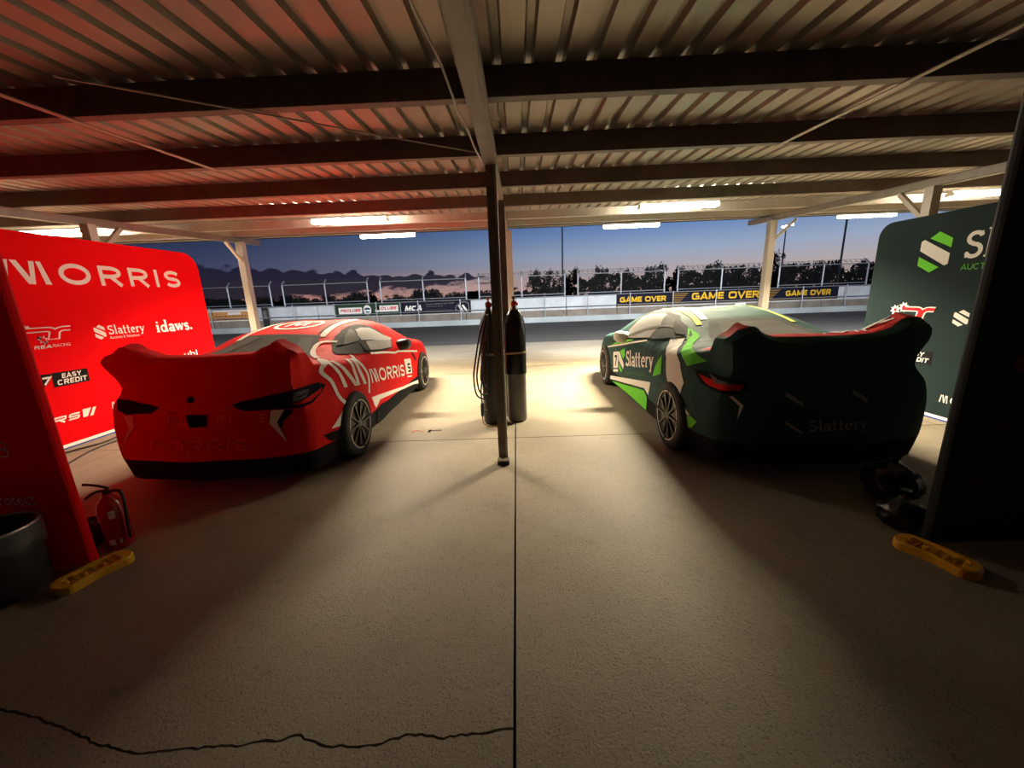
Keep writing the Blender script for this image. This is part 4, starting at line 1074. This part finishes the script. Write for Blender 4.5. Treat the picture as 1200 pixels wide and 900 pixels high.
    # debris fence: panels of three posts, two rails and wire
    def fence(x0):
        r = tag(empty('debris_fence', (x0, YW + .55, 0)), 'wire debris fence panel with three cranked posts on the pit wall', 'fence', 'debris fence panels on the pit wall')
        for k in range(3):
            b = bmesh.new(); tube(b, [(k * 2.58, 0, 1.40), (k * 2.58, 0, 2.70), (k * 2.58, .03, 2.78), (k * 2.58, .26, 2.98)], .045, 8); box(b, (k * 2.58, -.02, 1.30), (.14, .10, .32)); bm_obj('post', b, GALV, r)
        for z in (1.62, 2.72):
            b = bmesh.new(); tube(b, [(0, 0, z), (5.16, 0, z)], .028, 6); bm_obj('rail', b, GALV, r)
        b = bmesh.new(); w = .003
        for i in range(1, 69): bx(i * .075 - w, i * .075 + w, -.004, .004, 1.62, 2.72, b)
        for i in range(1, 15): bx(0, 5.16, -.004, .004, 1.62 + i * .075 - w, 1.62 + i * .075 + w, b)
        for i in range(0, 18): bar(b, (i * .30, .02, 2.76), (i * .30, .25, 2.98), .012, .012)
        for t in (.35, .7, 1.0): bar(b, (0, .23 * t + .03, 2.76 + .21 * t), (5.16, .23 * t + .03, 2.76 + .21 * t), .012, .012)
        m = bm_obj('wire_mesh', b, MESHM, r); m['kind'] = 'stuff'
        return r
    ORD = ['first', 'second', 'third', 'fourth', 'fifth', 'sixth', 'seventh', 'eighth', 'ninth']
    f0 = fence(-20.05); f0['label'] = 'wire debris fence panel on the pit wall, first from the left'
    for k in range(1, 8):
        c = copy_tree(f0); c.location.x = -20.05 + 5.945 * k; c['label'] = 'wire debris fence panel on the pit wall, %s from the left' % ORD[k]
    # tube railing on the kerb in front of the wall, one length per bay
    def rail(x0):
        r = tag(empty('pipe_railing', (x0, 22.85, .31)), 'low two-rail pipe railing length in front of the pit wall', 'railing', 'pipe railing along the kerb')
        for k in range(2):
            b = bmesh.new(); tube(b, [(k * 2.5, 0, 0), (k * 2.5, 0, 1.22)], .03, 8); lathe(b, [(.07, 0), (.07, .012)], 8, (k * 2.5, 0, 0)); bm_obj('post', b, GALV, r)
        for z in (.55, 1.17):
            b = bmesh.new(); tube(b, [(0, 0, z), (4.93, 0, z)], .022, 6); bm_obj('rail', b, GALV, r)
        return r
    r0 = rail(-20.85); r0['label'] = 'low pipe railing length before the pit wall, first from the left'
    for k in range(1, 9):
        c = copy_tree(r0); c.location.x = -20.85 + 5.01 * k; c['label'] = 'low pipe railing length before the pit wall, %s from the left' % ORD[k]
    o = tag(empty('marshal_box', (13.2, 22.945, .31)), 'small white box on the pit wall just above the green car roof', 'box')
    b = bmesh.new(); box(b, (0, 0, .26), (.62, .09, .30), bevel=.02); bm_obj('body', b, WHITE, o); b = bmesh.new(); box(b, (0, 0, .44), (.35, .10, .06), bevel=.01); bm_obj('lid', b, GREYL, o); b = bmesh.new(); bx(-.25, .25, -.04, .04, 0, .12, b); bm_obj('plinth', b, BARE, o)
    o = tag(empty('equipment_cabinet', (-15.1, 22.945, .31)), 'narrow dark cabinet on the kerb beside the orange sign', 'cabinet')
    b = bmesh.new(); box(b, (0, 0, .58), (.34, .09, 1.16), bevel=.015); bm_obj('body', b, CHAR, o); b = bmesh.new(); box(b, (.02, -.048, .70), (.22, .012, .5)); bm_obj('door', b, DSTEEL, o)
make_far()

def make_masts():
    def pole(x, y, h, r, lab, m):
        o = tag(empty('light_pole', (x, y, 0)), lab, 'pole'); b = bmesh.new(); tube(b, [(0, 0, 0), (0, 0, h)], [r, r * .75], 10); bm_obj('shaft', b, m, o)
        b = bmesh.new(); box(b, (0, 0, .2), (r * 5, r * 5, .3)); bm_obj('footing', b, BARE, o)
        b = bmesh.new(); tube(b, [(0, 0, h - .02), (0, -1.0, h + .3)], r * .5, 6); box(b, (0, -1.3, h + .36), (.25, .7, .12)); bm_obj('lamp_arm', b, m, o)
    dk = mat('dark_pole_paint', (.05, .06, .09), .6)
    pole(4.80, 40, 14, .085, 'dark light pole beyond the fence right of the middle posts', dk)
    pole(32.6, 40, 14, .10, 'dark light pole beyond the fence at the far right', dk)
    o = tag(empty('guy_pole', (-17.4, 25.2, 0)), 'thin pale pole rising behind the fence left of the eave post', 'pole')
    b = bmesh.new(); tube(b, [(0, 0, 0), (0, 0, 5.2)], .045, 8); bm_obj('shaft', b, GALV, o); b = bmesh.new(); lathe(b, [(.12, 0), (.12, .08)], 8); bm_obj('footing', b, BARE, o)
    o = tag(empty('floodlight_mast', (46.9, 70, 0)), 'tall floodlight mast with lit lamps above the trees at the right', 'floodlight')
    b = bmesh.new(); tube(b, [(0, 0, 0), (0, 0, 11.6)], [.14, .09], 10); bm_obj('shaft', b, dk, o)
    b = bmesh.new(); bar(b, (-.85, 0, 11.45), (.85, 0, 11.85), .10, .10); bm_obj('crossarm', b, dk, o)
    for k, x in enumerate((-.75, -.25, .25, .75)):
        b = bmesh.new(); box(b, (x, -.18, 11.65 + x * .24), (.40, .22, .34), bevel=.03); h = bm_obj('lamp_head', b, dk, o)
        b = bmesh.new(); box(b, (x, -.31, 11.64 + x * .24), (.34, .03, .28)); bm_obj('lens', b, MASTM, h)
make_masts()

def make_trees():
    rr = random.Random(11)
    def tree(x, y, h, w, lab, m, seed, dens=1.0):
        q = random.Random(seed); r = tag(empty('tree', (x, y, .05)), lab, 'tree', 'trees beyond the track')
        b = bmesh.new(); tube(b, [(0, 0, 0), (q.uniform(-.1, .1), 0, h * .3), (q.uniform(-.3, .3), 0, h * .62)], [h * .022, h * .017, h * .008], 7)
        tips = []
        for k in range(9):
            a = q.uniform(0, 2 * PI); z0 = h * q.uniform(.22, .58); L = w * q.uniform(.3, .52); z1 = min(h * .95, z0 + h * q.uniform(.1, .38))
            tube(b, [(0, 0, z0), (L * .5 * math.cos(a), L * .5 * math.sin(a), (z0 + z1) / 2 + .1), (L * math.cos(a), L * math.sin(a), z1)], [h * .008, h * .006, h * .003], 5)
            tips.append(Vector((L * math.cos(a), L * math.sin(a), z1)))
        bm_obj('trunk', b, BARK, r)
        b = bmesh.new()
        cl = tips + [Vector((q.uniform(-.2, .2) * w, q.uniform(-.2, .2) * w, h * q.uniform(.45, .9))) for _ in range(9)] + [Vector((q.uniform(-.4, .4) * w, q.uniform(-.3, .3) * w, h * q.uniform(.12, .4))) for _ in range(8)]
        for c in cl:
            s = w * q.uniform(.09, .17)
            for _ in range(int(46 * dens)):
                d = Vector((q.gauss(0, 1), q.gauss(0, 1), q.gauss(0, .7))); d = d.normalized() * s * q.uniform(.35, 1.1)
                p = c + d
                if p.z > h: p.z = h - q.uniform(0, .3)
                if p.z < .1: continue
                a = Vector((q.gauss(0, 1), q.gauss(0, 1), q.gauss(0, 1))).normalized() * w * q.uniform(.025, .05); e = Vector((q.gauss(0, 1), q.gauss(0, 1), q.gauss(0, 1))).normalized() * w * .022
                b.faces.new([b.verts.new(p - a), b.verts.new(p + e), b.verts.new(p + a), b.verts.new(p - e)])
        o = bm_obj('foliage', b, m, r); o['kind'] = 'stuff'
        return r
    names = ['dark round-headed tree in the line beyond the track', 'ragged dark gum tree in the line beyond the track', 'low dark bushy tree in the line beyond the track']
    proto = [tree(3.5, 62, 5.6, 6.0, names[1], LEAF2, 1), tree(8.2, 64, 5.5, 5.5, names[0], LEAF, 2), tree(-4, 70, 3.2, 7.5, names[2], LEAF, 3, 1.2)]
    hgt = [5.6, 5.5, 3.2]
    spots = []
    for row, y0 in ((0, 60.5), (1, 71.5)):            # two staggered rows, thinner and lower to the left
        x = -78.0 + row * 3.1
        while x < 76:
            k = rr.choice([0, 1, 0, 1, 2]) if x > 3 else rr.choice([2, 2, 1, 0])
            h = rr.uniform(4.6, 5.9) if x > 3 else (rr.uniform(2.3, 3.2) if x > -40 else rr.uniform(2.6, 3.8))
            if row and x > 3: h += .7
            if abs(x - 45.5) < 3.5 and row: k, h = 0, 7.9
            if not (x < 3.2 and x > -1 and row == 0): spots.append((x, y0 + rr.uniform(-.7, .7), h, k))
            x += (4.9, 4.6, 6.2)[k] * rr.uniform(.92, 1.12)
    used = set()
    for x, y, h, k in spots:
        c = proto[k] if k not in used and h != 7.9 else copy_tree(proto[k])
        if c is proto[k]: used.add(k)
        s = h / hgt[k]; c.location = (x, y, .05); c.scale = (.66, .66, s); c.rotation_euler.z = rr.uniform(0, 6.28)
        if h == 7.9: c['label'] = 'tallest ragged tree, rising beside the floodlight mast'
    # low scrub closing the gaps under the crowns
    b = bmesh.new(); q = random.Random(21)
    for i in range(9000):
        x = q.uniform(-95, 95); y = q.uniform(50, 54.5); lim = 2.3 if x < 2 else 4.2
        z = lim * (q.random() ** .8) * (.8 + .2 * math.sin(x * .9) * math.sin(x * .37)); p = Vector((x, y, z + .05)); s = .55
        a = Vector((q.gauss(0, 1), q.gauss(0, .5), q.gauss(0, 1))).normalized() * s * q.uniform(.5, 1.1); e = Vector((q.gauss(0, 1), q.gauss(0, .5), q.gauss(0, 1))).normalized() * s * .6
        b.faces.new([b.verts.new(p - a), b.verts.new(p + e), b.verts.new(p + a), b.verts.new(p - e)])
    s = tag(bm_obj('scrub', b, LEAF), 'belt of dark scrub under the trees beyond the track', 'scrub'); s['kind'] = 'stuff'
make_trees()

# ------------------------------------------------------------------ livery printed on the covers
def quad_fit(PF, W, H, q):
    """bend flat lettering of size W x H into the quadrilateral q: lower left, lower right, upper right, upper left"""
    P, F = PF; o = []
    for a, b in P:
        u, v = a / W, b / H
        o.append(tuple((1 - u) * (1 - v) * q[0][i] + u * (1 - v) * q[1][i] + u * v * q[2][i] + (1 - u) * v * q[3][i] for i in (0, 1)))
    return o, F
def ribbon(pts, w):
    P, F = [], []; V = [Vector((a, b, 0)) for a, b in pts]; s = []
    for i in range(len(V) - 1):
        for k in range(5): s.append(crv(V, i, k / 5)[:2])
    s.append(V[-1][:2]); stroke_mesh(P, F, s, w); return P, F
PROJ = {'right': (lambda a, b: (3, a, b), (-1, 0, 0)), 'left': (lambda a, b: (-3, a, b), (1, 0, 0)), 'rear': (lambda a, b: (a, -3, b), (0, 1, 0)), 'top': (lambda a, b: (a, b, 3), (0, 0, -1)),
        'rear_right': (lambda a, b: (.8 * a + 1.8, .6 * a - 2.4, b), (-.6, .8, 0)), 'rear_left': (lambda a, b: (.8 * a - 1.8, -.6 * a - 2.4, b), (.6, .8, 0))}
def livery(cover, bvh):
    def put(name, view, pf, m, lift=0):
        to3, ax = PROJ[view]
        decal(name, pf, m, cover, to3, .0065 + .004 * lift, bvh, Vector(ax), .03, True)
    return put
TONAL = mat('tonal_red_print', (.85, .10, .08), .7); TONALG = mat('tonal_green_print', (.06, .17, .07), .7); SLATE = mat('slate_print', (.085, .087, .082), .65); GWIN = mat('green_cover_window_print', (.045, .048, .045), .65); GBAND = mat('window_band_print', (.16, .158, .15), .65); PANEW = mat('white_pane_print', (.46, .455, .445), .6)
put = livery(RC, RBV)
put('printed_window', 'right', polys([(1.164, 1.116), (1.247, 1.144), (1.38, 1.188), (1.594, 1.237), (1.784, 1.268), (1.964, 1.278), (2.068, 1.262), (2.172, 1.222), (2.294, 1.146), (2.392, 1.07), (2.493, 1.023), (2.268, 0.922), (2.019, 0.927), (1.681, 0.949), (1.365, 0.98), (1.164, 1.006), (0.954, 1.036), (1, 1.062)]), GREYD, 0)
put('window_pane', 'right', polys([(1.213, 1.097), (1.431, 1.18), (1.685, 1.238), (1.654, 1.207), (1.545, 1.114)]), GREYM, 1)
put('window_pane', 'right', polys([(1.72, 1.222), (1.871, 1.236), (2.072, 1.219), (2.169, 1.176), (2.314, 1.097), (2.5, 1.034), (2.437, 1.016), (2.121, 1.041), (1.85, 1.084), (1.583, 1.109), (1.601, 1.16)]), PANEW, 1)
put('window_pane', 'right', polys([(1.667, 1.089), (2.035, 1.062), (2.422, 1.018), (2.282, 0.934), (1.934, 0.951), (1.607, 0.986), (1.576, 1.016), (1.619, 1.042)]), GREYL, 1)
put('window_shade', 'right', polys([(1.228, 1.126), (1.431, 1.18), (1.226, 1.1), (1.144, 1.098)]), CHAR, 2)
put('window_shade', 'right', polys([(1.498, 1.104), (1.646, 1.091), (1.585, 0.989), (1.454, 1.002)]), CHAR, 2)
put('stripe', 'top', ribbon([(.70, 1.25), (.60, 1.225), (.545, 1.205), (.515, 1.172), (.505, 1.12), (.52, 1.043), (.55, .94), (.64, .77), (.72, .68)], .05), WHITE, 1); put('stripe', 'right', ribbon([(.70, 1.02), (.59, 1.0), (.525, .965), (.515, .91), (.53, .85), (.545, .69), (.66, .57)], .042), WHITE)
put('stripe', 'right', polys([(0.622, 0.6), (0.724, 0.592), (0.652, 0.504), (0.603, 0.405), (0.356, 0.443)]), WHITE, 0)
put('emblem_bar', 'right', polys([(0.632, 1.013), (0.68, 1.007), (0.707, 0.862), (0.732, 0.742), (0.66, 0.749), (0.658, 0.869)]), WHITE, 0)
put('emblem_bar', 'right', polys([(0.699, 1.005), (0.748, 1.002), (0.838, 0.879), (0.932, 0.728), (0.951, 0.703), (0.873, 0.718), (0.778, 0.856)]), WHITE, 0)
put('emblem_bar', 'right', polys([(0.939, 0.985), (1, 0.978), (0.984, 0.859), (1.006, 0.702), (0.951, 0.703), (0.932, 0.728), (0.927, 0.861)]), WHITE, 0)
put('emblem_bar', 'right', polys([(1.022, 0.975), (1.072, 0.972), (1.113, 0.834), (1.165, 0.674), (1.096, 0.684), (1.037, 0.84)]), WHITE, 0)
put('stripe', 'right', ribbon([(1.115, 1.0), (1.105, .945), (1.19, .862), (1.24, .78), (1.25, .70), (1.20, .56)], .045), WHITE)
put('lettering', 'right', quad_fit(text2d('MORRIS', 0, 0, 1.3, .175, t=.17, fancy_m=True, gap=.2), 1.3, 0.175, [(1.332, 0.643), (2.598, 0.466), (2.622, 0.632), (1.283, 0.813)]), WHITE, 0)
put('number_panel', 'right', polys([(2.686, 0.699), (2.983, 0.663), (2.991, 0.429), (2.685, 0.47)]), WHITE, 0)
put('lettering', 'right', quad_fit(text2d('5', 0, 0, .15, .13, t=.22, e=4), 0.15, 0.13, [(2.766, 0.482), (2.92, 0.462), (2.935, 0.601), (2.791, 0.615)]), BLACK, 1)
put('small_label', 'right', polys([(2.712, 0.438), (2.961, 0.396), (2.971, 0.375), (2.715, 0.415)]), WHITE, 0)
put('stripe', 'right', ribbon([(1.55, .955), (1.81, .925), (2.03, .897), (2.35, .848), (2.53, .843), (3.41, .718)], .026), WHITE)
put('vent_print', 'right', polys([(3.064, 0.753), (3.154, 0.726), (3.272, 0.616), (3.237, 0.572)]), BLACK, 0)
put('sill_print', 'right', polys([(1.256, 0.494), (2.394, 0.342), (3.416, 0.232), (3.446, 0.158), (3.091, 0.225), (1.828, 0.364), (1.527, 0.395), (1.379, 0.331), (1.328, 0.377)]), WHITE, 0)
put('sill_print', 'right', polys([(1.392, 0.285), (1.539, 0.337), (2.386, 0.242), (3.041, 0.201), (3.046, 0.151), (2.392, 0.158), (1.923, 0.145), (1.661, 0.125), (1.391, 0.126)]), BLACK, 1)
put('sill_print', 'right', polys([(0.267, 0.412), (0.352, 0.412), (0.597, 0.382), (0.657, 0.182), (0.458, 0.262), (0.396, 0.32), (0.345, 0.326)]), BLACK, 0)
put('tail_lamp', 'rear_right', polys([(0.277, 0.772), (0.334, 0.794), (0.499, 0.824), (0.703, 0.851), (0.929, 0.857), (0.977, 0.829), (0.926, 0.776), (0.829, 0.719), (0.751, 0.709), (0.668, 0.708), (0.52, 0.716), (0.352, 0.718), (0.302, 0.741)]), BLACK, 0)
put('lamp_lens', 'rear_right', polys([(0.702, 0.829), (0.819, 0.826), (0.827, 0.82), (0.784, 0.775), (0.684, 0.759)]), GREYM, 1)
put('lamp_line', 'rear_right', polys([(0.716, 0.795), (0.812, 0.806), (0.795, 0.798), (0.73, 0.784)]), BLACK, 2)
put('lamp_lens', 'rear_right', polys([(0.691, 0.748), (0.792, 0.768), (0.936, 0.811), (0.95, 0.827), (0.916, 0.779), (0.814, 0.738), (0.696, 0.729)]), TAILRED, 1)
put('tail_lamp', 'rear', polys([(-0.743, 0.828), (-0.589, 0.827), (-0.384, 0.791), (-0.304, 0.768), (-0.384, 0.723), (-0.638, 0.712), (-0.713, 0.741)]), BLACK, 0)
put('check_mark', 'rear_right', polys([(0.526, 0.71), (0.616, 0.705), (0.549, 0.607), (0.597, 0.422), (0.498, 0.604)]), WHITE, 0)
put('check_shade', 'rear_right', polys([(0.62, 0.705), (0.675, 0.703), (0.666, 0.67), (0.593, 0.611), (0.574, 0.535), (0.553, 0.607)]), BLACK, 0)
put('check_mark', 'rear', polys([(-0.66, 0.703), (-0.56, 0.706), (-0.568, 0.602), (-0.748, 0.425), (-0.619, 0.593)]), WHITE, 0)
put('plate_recess', 'rear', polys([(-0.084, 0.704), (0.088, 0.697), (0.08, 0.603), (-0.059, 0.602), (-0.075, 0.653)]), BLACK, 0)
put('round_badge', 'rear', polys(arc(-.053, .82, .032, .026, 0, 340, 14)), BLACK)
put('round_emblem', 'rear', ring2d(-0.195, 0.676, .072, .006), TONAL); put('emblem_letter', 'rear', text2d('M', -0.24, 0.644, .085, .065, t=.12, fancy_m=True), TONAL)
put('round_emblem', 'rear', ring2d(0.207, 0.668, .072, .006), TONAL); put('emblem_letter', 'rear', text2d('M', 0.162, 0.636, .085, .065, t=.12, fancy_m=True), TONAL)
put('lettering', 'rear', quad_fit(text2d('MORRIS', 0, 0, .82, .10, t=.15, fancy_m=True, gap=.3), 0.82, 0.1, [(-0.467, 0.398), (0.374, 0.386), (0.389, 0.485), (-0.427, 0.504)]), TONAL, 0)
put('lettering', 'rear', quad_fit(text2d('5', 0, 0, .05, .06, t=.22, e=4), 0.05, 0.06, [(0.5, 0.618), (0.536, 0.617), (0.553, 0.683), (0.507, 0.687)]), TONAL, 0)
put('printed_window', 'top', polys([(-.45, 1.40), (.43, 1.37), (.50, 1.12), (.62, .72), (-.62, .72), (-.50, 1.12)]), SLATE)
put('window_pane', 'top', polys([(-.36, 1.33), (-.22, 1.33), (-.42, .80), (-.55, .80)]), GREYM, 1); put('window_pane', 'top', polys([(.24, 1.30), (.39, 1.29), (.54, .80), (.40, .78)]), GREYM, 1)
put('stripe', 'top', ribbon([(.465, 1.33), (.455, 1.42), (.435, 1.62), (.435, 1.9), (.45, 2.35)], .075), WHITE)
put('stripe', 'top', ribbon([(-.465, 1.30), (-.46, 1.40), (-.435, 1.62), (-.435, 1.9), (-.45, 2.35)], .06), WHITE)
put('stripe', 'top', ribbon([(.395, 1.42), (.385, 1.52), (.37, 1.75), (.36, 1.95)], .03), SLATE)
put('round_emblem', 'top', ring2d(-.03, 1.80, .26, .045, 32), WHITE); put('emblem_letter', 'top', text2d('M', -.17, 1.68, .26, .22, t=.14, fancy_m=True), WHITE)
put = livery(GC, GBV)
put('printed_window', 'left', polys([(2.542, 0.914), (2.718, 1.024), (2.67, 1.204), (2.431, 1.274), (2.012, 1.296), (1.68, 1.255), (1.313, 1.161), (1.081, 1.085), (1.029, 1.054), (1.233, 1.034)]), GWIN, 0)
put('window_pane', 'left', polys([(2.599, 0.926), (2.659, 1.025), (2.509, 1.199), (2.314, 1.252), (1.979, 1.272), (1.871, 1.257), (1.708, 1.143), (1.763, 1.065), (1.772, 1.004), (2.403, 0.932)]), GREYL, 1)
put('window_pane', 'left', polys([(1.884, 1.263), (1.565, 1.208), (1.267, 1.131), (1.106, 1.076), (1.193, 1.057), (1.619, 1), (1.754, 1.006), (1.708, 1.143)]), SLATE, 1)
put('window_band', 'left', polys([(2.614, 0.949), (2.035, 1.101), (1.623, 1.162), (1.401, 1.158), (1.374, 1.142), (1.615, 1.138), (1.988, 1.079), (2.546, 0.938)]), GBAND, 2)
put('window_shade', 'left', polys([(1.573, 1.211), (1.268, 1.135), (1.142, 1.085), (1.255, 1.085)]), GREYD, 3)
put('stripe', 'left', polys([(1.239, 1.041), (1.081, 1.061), (0.746, 0.883), (0.574, 0.716), (0.612, 0.565), (0.425, 0.45), (0.741, 0.409), (0.845, 0.582), (0.974, 0.721), (1.05, 0.868)]), WHITE, 0)
put('stripe', 'left', polys([(1.3, 1.155), (1.04, 1.085), (0.9, 1.04), (0.62, 0.985), (0.47, 0.93), (0.6, 0.865), (0.87, 0.99)]), LIME, 0)
put('stripe', 'left', polys([(1.172, 0.888), (1.101, 0.693), (1.356, 0.614), (1.306, 0.734)]), LIME, 0)
put('stripe', 'left', polys([(0.727, 0.395), (0.426, 0.445), (0.341, 0.419), (0.415, 0.335), (0.485, 0.327), (0.559, 0.26), (0.725, 0.218)]), LIME, 0)
put('sill_print', 'left', polys([(3.569, 0.175), (1.427, 0.529), (1.495, 0.355), (1.639, 0.409), (3.197, 0.174), (3.4, 0.14)]), WHITE, 0)
put('sill_print', 'left', polys([(3.28, 0.137), (1.637, 0.382), (1.514, 0.321), (1.576, 0.146), (2.164, 0.154)]), LIME, 1)
put('number_panel', 'left', polys([(3.129, 0.639), (2.87, 0.684), (2.846, 0.434), (3.141, 0.379)]), WHITE, 0)
put('small_label', 'left', polys([(3.14, 0.358), (2.843, 0.415), (2.841, 0.376), (3.138, 0.317)]), WHITE, 0)
put('lettering', 'left', quad_fit(text2d('7', 0, 0, .10, .15, t=.22), 0.1, 0.15, [(3.043, 0.432), (2.909, 0.456), (2.923, 0.62), (3.046, 0.601)]), BLACK, 1)
put('hexagon_emblem', 'left', polys([(2.786, 0.701), (2.579, 0.77), (2.542, 0.669), (2.604, 0.609)]), LIME, 0)
put('hexagon_emblem', 'left', polys([(2.869, 0.68), (2.809, 0.689), (2.543, 0.537), (2.566, 0.465), (2.829, 0.562)]), WHITE, 0)
put('hexagon_emblem', 'left', polys([(2.808, 0.524), (2.623, 0.447), (2.642, 0.4), (2.79, 0.441)]), LIME, 0)
put('lettering', 'left', quad_fit(serif2d('Slattery', 0, 0, 1.1, .22, t=.17), 1.1, 0.22, [(2.461, 0.536), (1.361, 0.712), (1.418, 0.892), (2.486, 0.741)]), WHITE, 0)
put('small_print', 'left', quad_fit(font2d('Auctions & Valuations', 0, 0, .85, .05), 0.85, 0.05, [(2.45, 0.425), (1.617, 0.554), (1.622, 0.603), (2.457, 0.47)]), TONALG, 0)
put('stripe', 'left', polys([(3.525, 0.678), (2.696, 0.826), (1.814, 0.973), (1.773, 0.963), (2.627, 0.81), (3.45, 0.669)]), WHITE, 0)
put('stripe', 'left', polys([(2.646, 0.889), (2.231, 0.927), (2.593, 0.848), (3.326, 0.72), (3.063, 0.793)]), LIME, 0)
put('tail_lamp', 'rear_left', polys([(-1.028, 0.857), (-0.899, 0.849), (-0.749, 0.84), (-0.596, 0.821), (-0.572, 0.771), (-0.601, 0.724), (-0.748, 0.719), (-0.838, 0.725), (-0.937, 0.756)]), BLACK, 0)
put('lamp_lens', 'rear_left', polys([(-0.977, 0.821), (-0.885, 0.804), (-0.738, 0.798), (-0.608, 0.789), (-0.626, 0.753), (-0.762, 0.741), (-0.882, 0.758)]), TAILRED, 1)
put('lamp_line', 'rear_left', polys([(-0.884, 0.836), (-0.847, 0.827), (-0.797, 0.807), (-0.69, 0.799), (-0.688, 0.783), (-0.805, 0.78)]), GREYM, 2)
put('check_mark', 'rear_left', polys([(-0.7, 0.701), (-0.673, 0.703), (-0.597, 0.632), (-0.63, 0.502), (-0.622, 0.627)]), WHITE, 0)
put('slat_emblem', 'rear', polys([(-0.379, 0.744), (-0.244, 0.653), (-0.246, 0.618), (-0.381, 0.705)]), GREYL, 0)  # slats are white; the tail's shade is put into their grey
put('slat_emblem', 'rear', polys([(-0.375, 0.511), (-0.239, 0.424), (-0.238, 0.396), (-0.373, 0.483)]), GREYL, 0)
put('slat_emblem', 'rear', polys([(0.134, 0.747), (0.25, 0.669), (0.244, 0.634), (0.134, 0.712)]), GREYL, 0)
put('lettering', 'rear', quad_fit(serif2d('Slattery', 0, 0, .44, .10, t=.15), 0.44, 0.1, [(-0.192, 0.424), (0.254, 0.436), (0.248, 0.529), (-0.204, 0.513)]), GREYL, 0)
put('printed_window', 'top', polys([(-.36, 1.40), (.42, 1.40), (.50, 1.12), (.62, .72), (-.62, .72), (-.50, 1.10)]), SLATE); put('window_pane', 'top', polys([(-.30, 1.30), (.34, 1.30), (.50, .82), (-.46, .82)]), GREYM, 1)
put('stripe', 'top', ribbon([(-.505, 1.30), (-.475, 1.48), (-.455, 1.75), (-.455, 2.1), (-.47, 2.4)], .06), YLIME); put('stripe', 'top', ribbon([(-.40, 1.42), (-.36, 1.64), (-.335, 1.85), (-.32, 2.3)], .075), WHITE)
put('stripe', 'top', ribbon([(.505, 1.30), (.475, 1.48), (.455, 1.75), (.455, 2.1), (.47, 2.4)], .06), YLIME); put('stripe', 'top', ribbon([(-.05, 1.97), (.05, 2.0), (.14, 2.02), (.34, 2.0)], .05), YLIME)
put('wing_lettering', 'top', text2d('MR', .05, .30, .55, .13, t=.18, slant=.4, e=4), WHITE)
